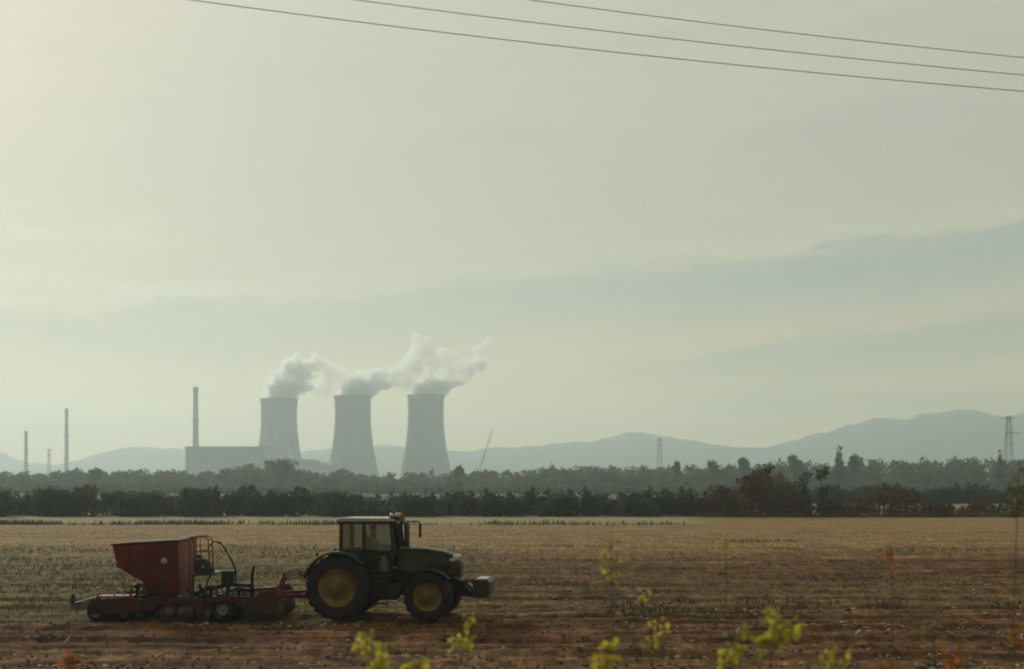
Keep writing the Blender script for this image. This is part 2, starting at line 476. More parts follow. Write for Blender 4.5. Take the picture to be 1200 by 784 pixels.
for r in rows:
    for px in cols:
        top = H - (interp(prof_far, px) - HZ) / F * YR
        k = (r - 3700) / (YR - 3700) if r <= YR else 1 - (r - YR) / 550.0
        k = max(0, k); k = k * k * (3 - 2 * k) if r <= YR else k
        x = (px - 600) / F * YR
        top += 9 * fb(px / 28.0, r / 1700.0, 17, 5) + 5 * fb(px / 9.0, r / 550.0, 18, 4) - 6 - (9 if px < 640 else 9 * max(0, (760 - px) / 120.0))
        z = top * k + (40 * fb(x / 450, r / 450, 2) * (1 - k) * min(1, k * 4))
        mb.v.append((x, r, max(-0.5, min(z, 325)) if 0 < k else -0.5))
nc = len(cols)
for j in range(len(rows) - 1):
    for i in range(nc - 1):
        a = j * nc + i; mb.f.append((a, a+1, a+nc+1, a+nc)); mb.sm.append(True)
tag(mb.build('hills', mat('hill_woods', (.07, .085, .05), .95, .4, .004, spec=.1), recalc=False), kind='structure')

# ------------------------------------------------------------------ trees
M_bark = mat('bark', (.10, .08, .06), .9, .3, 2.0)
def crown_quads(mb, blobs, n, leaf, seed, dens=0.6):
    rnd = random.Random(seed); g = rnd.gauss
    tot = sum(b[3] * b[4] * b[5] for b in blobs)
    def leafq(p):
        a = Vector((g(0, 1), g(0, 1), g(0, 1))).normalized()
        bb = a.cross(Vector((g(0, 1), g(0, 1), g(0, 1)))).normalized()
        s = leaf * rnd.uniform(.5, 1.3)
        p.z = max(p.z, s * .3)
        mb.add([p - a*s, p + bb*s*.6, p + a*s*.9, p - bb*s*.6], [(0, 1, 2, 3)])
    for (cx, cy, cz, rx, ry, rz) in blobs:
        k = int(n * rx * ry * rz / tot)
        for i in range(int(k * .62)):
            d = Vector((g(0, 1), g(0, 1), g(0, 1))).normalized() * (rnd.random() ** .4)
            leafq(Vector((cx + d.x * rx, cy + d.y * ry, cz + d.z * rz)))
        m = max(8, int(k * .38)); nc = max(3, m // 30)
        for c in range(nc):
            d = Vector((g(0, 1), g(0, 1), g(0, 1))).normalized() * rnd.uniform(.8, 1.08)
            cc = Vector((cx + d.x * rx, cy + d.y * ry, cz + d.z * rz)); cr = rnd.uniform(.10, .26) * (rx + rz) / 2
            for i in range(m // nc):
                leafq(cc + Vector((g(0, 1), g(0, 1), g(0, 1))) * cr * dens)

def limbs(mb, base, h, r, seed, spreadk=.5, n=5, sides=5):
    rnd = random.Random(seed)
    top = Vector(base) + Vector((rnd.gauss(0, .04) * h, rnd.gauss(0, .04) * h, h))
    b = Vector(base)
    mb.tube([b, b.lerp(top, .35) + Vector((rnd.gauss(0, .02)*h, 0, 0)), b.lerp(top, .7), top], [r, r*.8, r*.5, r*.15], sides)
    for i in range(n):
        k = rnd.uniform(.3, .8); s = b.lerp(top, k); a = rnd.uniform(0, 2*PI); L = h * rnd.uniform(.25, .45) * spreadk * 2
        e = s + Vector((math.cos(a) * L * .7, math.sin(a) * L * .7, L * .75))
        mb.tube([s, s.lerp(e, .5) + Vector((0, 0, L*.08)), e], [r*(1-k)*.8, r*(1-k)*.5, r*.06], max(3, sides - 1))

def twigs(mb, p, d, L, r, depth, rnd, sides=3):
    e = p + d * L
    mid = p.lerp(e, .5) + Vector((rnd.gauss(0, .05), rnd.gauss(0, .05), 0)) * L
    mb.tube([p, mid, e], [r, r*.8, r*.55], sides, cap=False)
    if depth == 0: return
    for i in range(3 if depth > 1 else 4):
        dd = (d + Vector((rnd.gauss(0, .5), rnd.gauss(0, .5), rnd.uniform(-.1, .45)))).normalized()
        q = p.lerp(e, rnd.uniform(.45, 1.0))
        twigs(mb, q, dd, L * rnd.uniform(.5, .8), r * .55, depth - 1, rnd, sides)

def make_plant(name, label, cat, loc, blobs, n, leaf, matl, seed, h, r, group=None, kid=('crown', 'trunk'), nl=5, sides=5):
    root = thing(name, label, cat, loc, group)
    f = MB(); crown_quads(f, blobs, n, leaf, seed); f.build(kid[0], matl, root, recalc=False)
    tr = MB(); limbs(tr, (0, 0, -.1), h, r, seed + 5, .4, nl, sides); tr.build(kid[1], M_bark, root)
    return root

L_dark = leafmat('hedge_leaves', [(.038, .070, .052), (.072, .112, .076), (.115, .140, .085)], .35, .3)
L_brown = leafmat('autumn_brown_leaves', [(.075, .044, .022), (.150, .090, .044), (.22, .14, .070)], .35, .3)
L_rust = leafmat('rust_leaves', [(.066, .038, .022), (.130, .076, .040), (.19, .12, .062)], .4, .3)
L_olive = leafmat('olive_leaves', [(.030, .034, .014), (.062, .066, .026), (.110, .105, .045)], .35, .3)
L_wood = leafmat('wood_leaves', [(.046, .078, .050), (.095, .130, .076), (.15, .155, .085), (.19, .16, .095)], .045, .35)

# hedgerow: single dark shrubs side by side
random.seed(4)
protos = []
HG = 'dark shrubs of the long hedgerow'
HL = 'dark green shrub in the long hedgerow behind the pale strip'
for k in range(5):
    rnd = random.Random(100 + k)
    blobs = [(rnd.uniform(-1.8, 1.8), rnd.uniform(-1, 1), rnd.uniform(.9, 2.0), rnd.uniform(1.0, 1.7), 1.1, rnd.uniform(.8, 1.2)) for _ in range(6)]
    blobs += [(-2.0 + 1.0 * q, rnd.uniform(-.6, .6), .75, 1.2, 1.0, .85) for q in range(5)]
    protos.append(make_plant('hedge_shrub', HL, 'shrub', (0, 0, 0), blobs, 3400, .19, L_dark, 200 + k, 2.2, .12, HG, ('foliage', 'stem'), 6, 4))
x = -71.0; i = 0
while x < 24.5:
    if i < 5: o = protos[i]
    else: o = copy_tree(protos[random.randrange(5)])
    yb = 160 + 4 * math.sin(i * 1.7)
    o.location = (x, yb, -.05)
    o.rotation_euler = (0, 0, random.choice((0, PI)) + random.uniform(-.3, .3))
    hs = random.uniform(1.0, 1.30) * (1.03 if x < -20 else .93)
    o.scale = (random.uniform(.9, 1.15), 1, hs)
    x += random.uniform(1.9, 2.9); i += 1
# one larger, browner bush in the left of the hedge
make_plant('rusty_bush', 'tall rust-tinged bush rising out of the left hedgerow', 'bush', (-54.5, 163.5, 0),
           [(0, 0, 2.2, 1.5, 1.2, 1.5), (.8, 0, 3.1, 1.0, .9, .9), (-.8, 0, 2.9, .8, .8, .9)], 900, .2, L_brown, 31, 3.5, .12, None, ('foliage', 'stem'))
# hedge further back on the right
for k in range(19):
    o = copy_tree(protos[k % 5])
    o.location = (50 + k * 3.0 + random.uniform(-.5, .5), 252 + random.uniform(-2, 2), -.05)
    o.scale = (1.15, 1.2, random.uniform(1.05, 1.4)); o.rotation_euler = (0, 0, random.uniform(-.4, .4))
    o['label'] = 'dark shrub in the farther hedge behind the reddish bushes'; o['group'] = 'dark shrubs of the farther right hedge'

# copse on the right: bushes and small trees at the far edge of the stubble
YC = 156.0; MPP = YC / F
BK = ('foliage', 'stem')
def copse(name, label, cat, px, blobs_px, n, leaf, matl, seed, h_px, r=.14, kid=('crown', 'trunk'), dy=0, group=None, nl=5):
    x0 = (px - 600) * MPP
    bl = [((bx - px) * MPP, random.uniform(-.5, .5), (606 - by) * MPP, rx * MPP, rx * MPP * .8, rz * MPP) for bx, by, rx, rz in blobs_px]
    if kid == BK:
        w0, w1 = min(b[0] - b[2] for b in blobs_px), max(b[0] + b[2] for b in blobs_px)
        q = (w1 - w0) / 6
        bl += [((w0 + q * (2 * i + 1) - px) * MPP, -.3, .5, q * 1.2 * MPP, .8, .6) for i in range(3)]
    return make_plant(name, label, cat, (x0, YC + dy, 0), bl, int(n * 1.7), leaf, matl, seed, h_px * MPP, r, group, kid, nl)
copse('brown_bush', 'broad brown bush at the left end of the copse', 'bush', 842, [(832, 592, 14, 14), (850, 586, 16, 19), (842, 580, 13, 13), (826, 599, 10, 8), (860, 597, 14, 10)], 2200, .17, L_brown, 41, 30, .1, BK)
copse('brown_bush', 'tallest rounded brown bush beside the bare grey tree', 'bush', 886, [(880, 590, 20, 18), (892, 570, 18, 18), (876, 574, 14, 13), (902, 592, 15, 14), (868, 594, 14, 12)], 2900, .17, L_brown, 42, 45, .14, BK, 1.5)
copse('olive_tree', 'olive topped tree rising over the brown bushes', 'tree', 897, [(897, 557, 11, 9), (905, 550, 7, 6), (884, 564, 9, 7), (890, 575, 14, 12)], 1100, .16, L_olive, 43, 50, .16, ('crown', 'trunk'), 3)
copse('brown_bush', 'low brown bush under the bare grey tree', 'bush', 932, [(922, 594, 13, 12), (940, 596, 13, 10), (932, 586, 12, 10)], 1500, .17, L_brown, 44, 20, .1, BK, -.6)
copse('round_topped_tree', 'small tree with a dark round crown on a bare trunk', 'tree', 966, [(967, 556, 7, 7), (970, 552, 5, 5), (962, 560, 4, 4), (966, 580, 6, 9), (966, 596, 10, 9)], 900, .14, L_olive, 45, 50, .17, ('crown', 'trunk'), 1)
copse('small_tree', 'small dark tree between the bare grey tree and round-topped tree', 'tree', 947, [(948, 560, 8, 6), (944, 566, 7, 6), (948, 584, 9, 14), (946, 597, 10, 8)], 900, .14, L_olive, 46, 46, .15, ('crown', 'trunk'), 2)
copse('brown_bush', 'brown thicket behind the bare grey tree', 'bush', 916, [(904, 580, 16, 20), (918, 572, 14, 18), (932, 582, 14, 17), (916, 594, 22, 12)], 2300, .17, L_brown, 48, 34, .1, BK, 4)
copse('brown_bush', 'low brown bush at the foot of the round-topped tree', 'bush', 985, [(976, 594, 12, 12), (990, 597, 12, 9)], 1300, .17, L_brown, 49, 18, .1, BK, 1.5)
root = thing('bare_tree', 'bare grey tree with a haze of fine twigs in the copse', 'tree', ((924 - 600) * MPP, YC + 2.5, 0))
mb = MB(); rnd = random.Random(9)
for k in range(6):
    twigs(mb, Vector((rnd.uniform(-.5, .5), rnd.uniform(-.4, .4), 0)), Vector((rnd.gauss(0, .18), rnd.gauss(0, .15), 1)).normalized(), 2.5, .09, 4, rnd)
mb.build('branches', mat('grey_twigs', (.15, .12, .095), .9, .2, 3.0), root)
RG = 'low rust bushes right of the copse'
spec = [(1012, [(1005, 598, 12, 8), (1018, 592, 12, 12)], 'low dark bush with rusty leaves just right of the copse', L_brown),
        (1034, [(1026, 588, 11, 14), (1040, 582, 13, 14), (1046, 596, 12, 10)], 'rust brown bush, the left one of a tall rusty pair', L_rust),
        (1066, [(1060, 584, 14, 15), (1074, 587, 12, 12), (1078, 597, 13, 9)], 'rust brown bush, the right one of a tall rusty pair', L_rust),
        (1100, [(1094, 596, 13, 9), (1108, 598, 12, 8)], 'low brown bush right of the rusty pair', L_brown),
        (1150, [(1140, 600, 14, 6), (1152, 592, 11, 11), (1164, 598, 13, 8)], 'scruffy brown bush near the right edge of the field', L_brown),
        (1190, [(1182, 597, 13, 9), (1198, 592, 13, 13), (1212, 598, 13, 9)], 'dark brown bush at the right edge of the view', L_olive)]
for i, (px, bl, lab, mm) in enumerate(spec):
    copse('low_bush', lab, 'bush', px, bl, 1300, .16, mm, 60 + i, 18, .08, BK, random.uniform(-.5, 2.5))
# low growth along the foot of the copse
mb = MB()
for i in range(2600):
    xx = random.uniform(23, 66); y = random.gauss(153.6, .5); h = random.uniform(.15, .7); a = random.uniform(0, PI)
    mb.add([(xx - .1*math.cos(a), y, -.02), (xx + .1*math.cos(a), y + .1*math.sin(a), -.02), (xx + random.gauss(0, .15), y, h)], [(0, 1, 2)])
tag(mb.build('verge_grass', M_tuft, recalc=False), kind='stuff', label='rough grass along the foot of the copse')

# far wood: one hazy mass of crowns, plus the trees that stand out of it
wood = [(-60, 552), (0, 551), (30, 552), (50, 551), (105, 549), (120, 551), (140, 549), (160, 548), (175, 551), (190, 549), (215, 551), (230, 553), (260, 548), (280, 545), (300, 543), (320, 539),
        (345, 540), (362, 548), (372, 552), (390, 550), (405, 547), (430, 553), (450, 555), (490, 552), (520, 553), (537, 548), (552, 550), (575, 549), (592, 552), (602, 549), (640, 547), (680, 545),
        (705, 541), (740, 545), (790, 544), (830, 544), (872, 542), (890, 542), (900, 540), (920, 538), (935, 536), (950, 540), (975, 542), (1010, 536), (1030, 535), (1050, 536), (1070, 537), (1100, 535),
        (1120, 534), (1160, 535), (1180, 535), (1200, 535), (1270, 536)]
mb = MB(); rnd = random.Random(77)
for row, (Y0, ny) in enumerate(((600, 78), (635, 78), (680, 84))):
    for k in range(ny):
        px = -70 + (1340 / ny) * (k + rnd.uniform(-.4, .4))
        Yt = Y0 + rnd.uniform(-15, 15)
        top = interp(wood, px) + (rnd.uniform(7, 14) if row == 0 else rnd.uniform(3, 8) if row == 1 else rnd.uniform(0, 3.5))
        zt = H - (top - HZ) / F * Yt
        wv = rnd.uniform(3.8, 7.0)
        c0 = (px - 600) / F * Yt
        bl = [(c0, Yt, zt * .60, wv, 5, zt * .36), (c0 + rnd.uniform(-3, 3), Yt - 1, zt * .28, wv * 1.15, 5, zt * .30), (c0 + rnd.uniform(-3, 3), Yt, zt * .80, wv * .6, 4, zt * .2)]
        if row == 0: bl.append((c0 + rnd.uniform(-4, 4), Yt - 6, zt * .2, wv * 1.1, 4, zt * .24))
        crown_quads(mb, bl, 620, .85, 1000 + row * 100 + k, .8)
for k in range(110):
    px = -70 + 12.2 * k + rnd.uniform(-5, 5); Yt = rnd.uniform(440, 500); zt = rnd.uniform(2.2, 4.2); c0 = (px - 600) / F * Yt
    crown_quads(mb, [(c0, Yt, zt * .55, 4.2, 4, zt * .42), (c0 + rnd.uniform(-3, 3), Yt, zt * .25, 4.5, 4, zt * .28)], 260, .7, 3000 + k, .8)
wd = mb.build('far_wood', L_wood, recalc=False)
tag(wd, 'long hazy wood stretching across the plain below the power station', 'wood', kind='stuff')
def far_tree(name, label, px, top, base, wpx, Yt, seed, cone=False, matl=None):
    k = Yt / F; zt = H - (top - HZ) * k; r = wpx / 2 * k
    if cone: bl = [(0, 0, zt * (.20 + .135 * q), r * 1.45 * (1 - .14 * q), r * 1.45 * (1 - .14 * q), zt * .13) for q in range(6)]
    else:
        rn = random.Random(seed)
        bl = [(0, 0, zt * .68, r * .8, r * .8, zt * .22)] + [(rn.uniform(-.6, .6) * r, 0, zt * rn.uniform(.6, .85), r * .5, r * .5, zt * .13) for _ in range(4)]
    return make_plant(name, label, 'tree', ((px - 600) * k, Yt, 0), bl, 2200 if cone else 1100, 0.6 if cone else .6, matl or L_wood, seed, zt * .8, zt * .025)
far_tree('conifer', 'pointed dark conifer standing above the far wood', 983, 521, 560, 13, 585, 301, True)
far_tree('broad_tree', 'rounded tree right beside the pointed conifer', 1002, 527, 560, 19, 590, 302)
far_tree('broad_tree', 'flat-topped tree above the copse, left of the pointed conifer', 932, 532, 560, 18, 590, 303)
far_tree('broad_tree', 'bushy tree above the wood, left of the copse', 872, 531, 560, 15, 590, 304)
far_tree('broad_tree', 'low peaked tree on the wood skyline, left of the bushy one', 836, 536, 560, 16, 590, 305)
far_tree('broad_tree', 'small round tree on the wood skyline by the middle pylon', 794, 537, 560, 9, 590, 306)
far_tree('broad_tree', 'dark round tree just right of the third cooling tower', 538, 543, 560, 15, 585, 307)
far_tree('broad_tree', 'large hazy tree in front of the first cooling tower', 330, 536, 560, 42, 590, 308)
far_tree('conifer', 'small pointed tree on the skyline near the right pylon', 1172, 528, 560, 9, 590, 309, True)
far_tree('broad_tree', 'dark tree standing tall in the far left wood', 112, 547, 560, 22, 585, 310)
root = thing('bare_poplar', 'thin leaning leafless poplar right of the cooling towers', 'tree', ((563 - 600) / F * 560, 560, 0))
mb = MB(); rnd = random.Random(5)
mb.tube([(0, 0, 0), (0.2, 0, 12), (3.2, 0, 20), (5, 0, 26.5)], [.08, .07, .05, .02], 5)
for k in range(46):
    q = rnd.uniform(.35, 1); z = 26 * q; x0 = 5 * max(0, q - .4) / .6
    mb.tube([(x0, 0, z), (x0 + rnd.gauss(0, .7), rnd.gauss(0, .7), z + rnd.uniform(1, 2.6))], [.045, .02], 3)
mb.build('branches', mat('poplar_bark', (.17, .15, .12), .9, .2, 1.0), root)

# ------------------------------------------------------------------ power station
M_conc = mat('tower_concrete', (.30, .30, .28), .9, .24, .03, stretch=(1, 1, .12), dirt=(.19, .19, .18), dirt_amt=.35)
M_panel = mat('hall_cladding', (.24, .28, .30), .7, .12, .05, stretch=(1, 1, .05))
M_trim = mat('hall_trim', (.15, .16, .16), .7, .1, .1)
M_white = mat('white_paint', (.78, .78, .75), .6, .1, .2)
M_chim = mat('chimney_concrete', (.27, .25, .22), .9, .15, .1)
YT = 2100.0; KT = YT / F
def tower(px, ytop, label):
    root = thing('cooling_tower', label, 'cooling tower', ((px - 600) * KT, YT, 0))
    zt = H - (ytop - HZ) * KT
    prof = []
    for q in range(33):
        z = zt * q / 32
        zz = z / zt
        # hyperboloid: throat near 0.78 of the height
        thr = 29.2; a = 1.2
        r = thr * math.sqrt(1 + ((zz - .80) / .80 * a) ** 2 * (1.05 if zz < .8 else .8))
        prof.append((r, z))
    inner = [(r - .9, z) for r, z in prof][::-1]
    MB().lathe(prof + inner, 'Z', n=72, closed=True).build('shell', M_conc, root)
    rt = prof[-1][0]
    MB().lathe([(rt + .05, zt - 2.2), (rt + .9, zt - 2.2), (rt + .9, zt + .3), (rt - 1.0, zt + .3), (rt - 1.0, zt - .4)], 'Z', n=72, smooth=False).build('rim', M_trim, root)
    cl = MB()
    for k in range(36):
        a0, a1 = 2 * PI * k / 36, 2 * PI * (k + .5) / 36; r0 = prof[0][0]
        for b in (a1, a1 - 2 * PI / 36):
            cl.bar((r0 * 1.02 * math.cos(a0), r0 * 1.02 * math.sin(a0), -4), (r0 * math.cos(b), r0 * math.sin(b), .5), .8)
    return root, zt
T1, z1 = tower(327, 468, 'left cooling tower, rising beside the grey turbine hall')
T2, z2 = tower(413.5, 464.5, 'middle cooling tower, with the flattest steam plume')
T3, z3 = tower(499, 463.5, 'right cooling tower, next to the leaning bare poplar')

def px_at(px, Y): return (px - 600) / F * Y
def pz_at(py, Y): return H - (py - HZ) / F * Y
Yh = 1850.0
root = thing('turbine_hall', 'long flat-roofed grey hall at the foot of the tall chimney', 'building', (px_at(264, Yh), Yh + 30, 0))
wid = px_at(311, Yh) - px_at(217.5, Yh); hh = pz_at(524.5, Yh)
MB().box((0, 0, hh / 2), (wid, 60, hh)).build('wall', M_panel, root)
MB().box((0, 0, hh + .8), (wid + 2.2, 62, 1.6)).build('parapet', M_trim, root)
rib = MB()
for k in range(13): rib.box((-wid / 2 + wid * (k + .5) / 13, -30.35, hh * .5), (1.2, .7, hh - 3))
rib.build('facade_ribs', M_trim, root)
MB().box((-4, -30.3, hh * .80), (wid - 8, .5, 3.2)).build('window_band', mat('dark_glazing', (.07, .08, .09), .2, .1, .1), root)
root = thing('annex_building', 'low pale-topped annex between the left and middle towers', 'building', (px_at(352, 1840), 1860, 0))
Ya = 1840.0; x0, x1 = px_at(316, Ya) - px_at(352, Ya), px_at(388, Ya) - px_at(352, Ya)
za, zb = pz_at(536.5, Ya), pz_at(545, Ya)
MB().prism([(x0, 0), (x1, 0), (x1, zb), (x1 - 14, zb + 1.2), (x1 - 22, za - 3), (x0, za)], -20, 20).build('wall', M_panel, root)
MB().box((x1 - 8, -6, zb + 2.8), (12, 16, 2.6)).build('roof_unit', M_white, root)
MB().box((x0 + 28, -6, za + 3.4), (6, 8, 6)).build('roof_unit', M_white, root)
def chimney(px, ytop, Y, w0, w1, label):
    root = thing('chimney', label, 'chimney', (px_at(px, Y), Y, 0))
    k = Y / F / 2; zt = pz_at(ytop, Y); r0, r1 = w1 * k, w0 * k
    MB().lathe([(r0, 0), (r0 + (r1 - r0) * .55, zt * .5), (r1, zt * .93)], n=24).build('shaft', M_chim, root)
    MB().lathe([(r1 * 1.0, zt * .93), (r1 * 1.12, zt * .935), (r1 * 1.12, zt), (r1 * .7, zt), (r1 * .7, zt * .96)], n=24, smooth=False).build('cap', M_trim, root)
    for q in (.35, .65):
        rr = r0 + (r1 - r0) * q
        MB().lathe([(rr, zt * q), (rr + 1.2, zt * q), (rr + 1.2, zt * q + 1.6), (rr, zt * q + 1.6)], n=24, smooth=False).build('platform', M_trim, root)
chimney(229.3, 453.5, 1960, 5.4, 8.4, 'thick tall chimney rising behind the grey hall')
chimney(78, 479, 2000, 3.6, 5.0, 'slender chimney, the taller of the two at far left')
chimney(30.5, 505, 2000, 3.4, 4.6, 'short chimney standing nearest the left edge')

def pylon(px, ytop, Y, wpx, label, arms, th):
    k = Y / F; root = thing('electricity_pylon', label, 'pylon', (px_at(px, Y), Y, 0))
    z = pz_at(ytop, Y); wb, wt = wpx * k / 2, wpx * k / 7
    mb = MB(); L = []
    for sx, sy in ((-1,-1),(1,-1),(1,1),(-1,1)):
        mb.bar((sx*wb, sy*wb, 0), (sx*wt, sy*wt, z), th)
    ns = 9
    for i in range(ns):
        a, b = i / ns, (i + 1) / ns
        wa, wbb = wb + (wt - wb) * a, wb + (wt - wb) * b
        for (s0, s1) in (((-1,-1),(1,-1)), ((1,-1),(1,1)), ((1,1),(-1,1)), ((-1,1),(-1,-1))):
            mb.bar((s0[0]*wa, s0[1]*wa, z*a), (s1[0]*wbb, s1[1]*wbb, z*b), th*.6)
            mb.bar((s1[0]*wa, s1[1]*wa, z*a), (s0[0]*wbb, s0[1]*wbb, z*b), th*.6)
    M_steel = bpy.data.materials.get('galvanised_steel') or mat('galvanised_steel', (.22, .23, .23), .6, .1, .2, metal=.3)
    mb.build('lattice_tower', M_steel, root)
    for (ay, l, r) in arms:
        za = pz_at(ay, Y); m2 = MB()
        for sy in (-1, 1):
            for e in (-l, r):
                m2.bar((0, sy*wt, za + 1.2*k), (e*k, 0, za), th); m2.bar((0, sy*wt, za - 1.0*k), (e*k, 0, za), th)
        for e in (-l, r):
            m2.tube([(e*k*.95, 0, za), (e*k*.95, 0, za - 2.2*k)], th*.7, 5)
        m2.build('crossarm', M_steel, root)
pylon(773, 513, 1000, 8, 'faint lattice pylon standing over the wood in mid-view', [(516, 4, 4), (522, 5, 5)], .14)
pylon(57.5, 526, 1500, 5, 'small faint pylon between the two far left chimneys', [(527, 3.5, 3.5), (533, 3, 3)], .2)
pylon(1182, 487, 700, 12, 'tall lattice pylon above the wood at the right edge', [(489.5, 10, 7), (507.5, 3, 13)], .17)

# ------------------------------------------------------------------ steam
def steam(label, px0, ytop, blobs, seed, dens):
    x0, z0 = px_at(px0, YT), pz_at(ytop, YT)
    mb = MB(); bl = []
    for (bx, by, r, wgt) in blobs:
        c = Vector((px_at(bx, YT) - x0, (random.Random(seed + bx).uniform(-.25, .25)) * r * KT, pz_at(by, YT) - z0)); R = r * KT * (1.0 if wgt == 1 and by > ytop - 8 else 1.22)
        bl.append((c, R, wgt))
        n, mm = 20, 10; RR = R * 1.18
        pr = [(RR * math.sin(PI * q / mm) + .001, -RR * math.cos(PI * q / mm)) for q in range(mm + 1)]
        mb.lathe(pr, 'Z', c, n)
    m, t = new_mat('steam')
    tc = t.n('ShaderNodeTexCoord').outputs['Object']
    wn = t.n('ShaderNodeTexNoise'); t.put(wn.inputs[0], tc); wn.inputs['Scale'].default_value = .035; wn.inputs['Detail'].default_value = 5
    wv = t.n('ShaderNodeVectorMath', operation='MULTIPLY_ADD'); t.put(wv.inputs[0], wn.outputs['Color']); wv.inputs[1].default_value = (34, 34, 34)
    sh = t.n('ShaderNodeVectorMath', operation='ADD'); t.put(sh.inputs[0], tc); sh.inputs[1].default_value = (-17, -17, -17)
    t.put(wv.inputs[2], sh.outputs[0]); wp = wv.outputs[0]
    best = None; dmap = None
    for (c, R, wgt) in bl:
        d = t.n('ShaderNodeVectorMath', operation='DISTANCE'); t.put(d.inputs[0], wp); d.inputs[1].default_value = c
        f = t.m('MULTIPLY_ADD', d.outputs['Value'], -1.0 / R, 1.0)
        f = t.m('MAXIMUM', f, 0.0)
        g = t.m('MULTIPLY', t.ss(f, 0.0, 0.22), wgt)
        best = f if best is None else t.m('MAXIMUM', best, f)
        dmap = g if dmap is None else t.m('MAXIMUM', dmap, g)
    nz = t.noise(t.scalevec(tc, (1, 1, 1.1)), .045, 8.0, .66)
    k = t.m('ADD', best, t.m('MULTIPLY', t.m('SUBTRACT', nz, .5), 3.0))
    spq = t.n('ShaderNodeSeparateXYZ'); t.put(spq.inputs[0], tc)
    k = t.m('ADD', k, t.ss(spq.outputs[2], 34.0, 2.0, 0.0, .85))
    k = t.m('MULTIPLY', t.ss(k, .16, .46), t.ss(best, .0, .08))
    spz = t.n('ShaderNodeSeparateXYZ'); t.put(spz.inputs[0], tc)
    k = t.m('MULTIPLY', k, t.ss(spz.outputs[2], -9.0, -3.0))
    k = t.m('MULTIPLY', t.m('MULTIPLY', k, dmap), dens)
    pv = t.n('ShaderNodeVolumePrincipled'); pv.inputs['Color'].default_value = (1, 1, .995, 1)
    t.put(pv.inputs['Density'], k); pv.inputs['Anisotropy'].default_value = .55
    t.put(t.n('ShaderNodeOutputMaterial').inputs['Volume'], pv.outputs[0])
    m.cycles.volume_step_rate = .22
    o = mb.build('steam_plume', m, loc=(x0, YT, z0))
    r = o.modifiers.new('Remesh', 'REMESH'); r.mode = 'VOXEL'; r.voxel_size = 3.0
    tag(o, label, 'steam')
steam('thick steam leaning right off the left cooling tower', 327, 468,
      [(326, 466, 20, 1), (333, 452, 20, 1), (344, 437, 17, 1), (354, 430, 15, .9), (356, 448, 13, .8), (372, 428, 13, .5), (384, 438, 14, .38), (399, 441, 12, .3), (380, 455, 13, .22), (410, 446, 10, .2)], 3, .24)
steam('flattened steam off the middle tower, thinning to high pale wisps', 413.5, 464.5,
      [(413, 462, 20, 1), (422, 453, 18, 1), (436, 448, 15, 1), (450, 445, 12, .8), (462, 440, 12, .5), (474, 436, 13, .4), (487, 424, 16, .4), (497, 411, 15, .4), (488, 398, 9, .22), (508, 426, 14, .36), (523, 418, 12, .36), (478, 450, 12, .22), (540, 428, 10, .25)], 8, .24)
steam('ragged grey steam blown up and right off the right cooling tower', 499, 463.5,
      [(498, 462, 19, 1), (508, 455, 16, 1), (519, 450, 13, 1), (531, 444, 11, .8), (542, 438, 11, .6), (552, 431, 11, .55), (562, 424, 11, .5), (566, 409, 10, .5), (573, 402, 7, .4)], 13, .24)

# ------------------------------------------------------------------ overhead wires
M_wire = mat('bare_aluminium_cable', (.62, .62, .58), .5, .1, 1.0)
for (ax, ay, mx, my, bx, by, lab) in ((225, 0, 720, 61, 1200, 107, 'lowest of the three overhead wires crossing the top'),
                                       (418, 0, 810, 48, 1200, 88, 'middle one of the three overhead wires crossing the top'),
                                       (622, 0, 910, 36.5, 1200, 67.5, 'topmost of the three overhead wires, shortest in view')):
    Yw = 19.0 + {225: 0, 418: .7, 622: 1.4}[ax]
    A, B, C = P(ax, ay, Yw), P(mx, my, Yw), P(bx, by, Yw)
    def q(x):   # parabola through the three traced points: the sag of the span
        return (A.z * (x-B.x)*(x-C.x)/((A.x-B.x)*(A.x-C.x)) + B.z * (x-A.x)*(x-C.x)/((B.x-A.x)*(B.x-C.x)) + C.z * (x-A.x)*(x-B.x)/((C.x-A.x)*(C.x-B.x)))
    pts = [(x * .5, Yw, q(x * .5)) for x in range(-44, 61)]
    tag(MB().tube(pts, 0.0068, 8).build('overhead_wire', M_wire), lab, 'wire', 'overhead wires')

# ------------------------------------------------------------------ tractor
M_green = mat('green_paint', (.020, .050, .018), .5, .25, 2.0, dirt=(.075, .052, .032), dirt_amt=.7, coat=.1)
M_yel = mat('yellow_paint', (.38, .27, .04), .6, .25, 3.0, dirt=(.10, .07, .04), dirt_amt=.9)
M_black = mat('black_plastic', (.022, .021, .020), .6, .3, 3.0, dirt=(.06, .045, .03), dirt_amt=.2)
M_rub = mat('rubber', (.026, .022, .020), .85, .3, 3.0, dirt=(.085, .058, .038), dirt_amt=.45)
M_roof = mat('roof_paint', (.55, .54, .46), .5, .1, 2.0)
M_metal = mat('worn_steel', (.22, .21, .19), .5, .3, 4.0, metal=.6)
M_lens = mat('lamp_lens', (.75, .75, .72), .15, .05, 3.0)
M_amber = mat('amber_lens', (.45, .12, .04), .25, .1, 3.0)
M_seat = mat('seat_fabric', (.03, .03, .032), .9, .2, 5.0)
def glass_mat():
    m, t = new_mat('tinted_glass')
    tr = t.n('ShaderNodeBsdfTransparent'); tr.inputs[0].default_value = (.70, .75, .78, 1)
    gl = t.n('ShaderNodeBsdfGlossy'); gl.inputs['Roughness'].default_value = .04
    fr = t.n('ShaderNodeFresnel'); fr.inputs[0].default_value = 1.6
    mx = t.n('ShaderNodeMixShader'); t.put(mx.inputs[0], fr.outputs[0])
    t.put(mx.inputs[1], tr.outputs[0]); t.put(mx.inputs[2], gl.outputs[0])
    t.put(t.n('ShaderNodeOutputMaterial').inputs[0], mx.outputs[0])
    return m
M_glass = glass_mat()

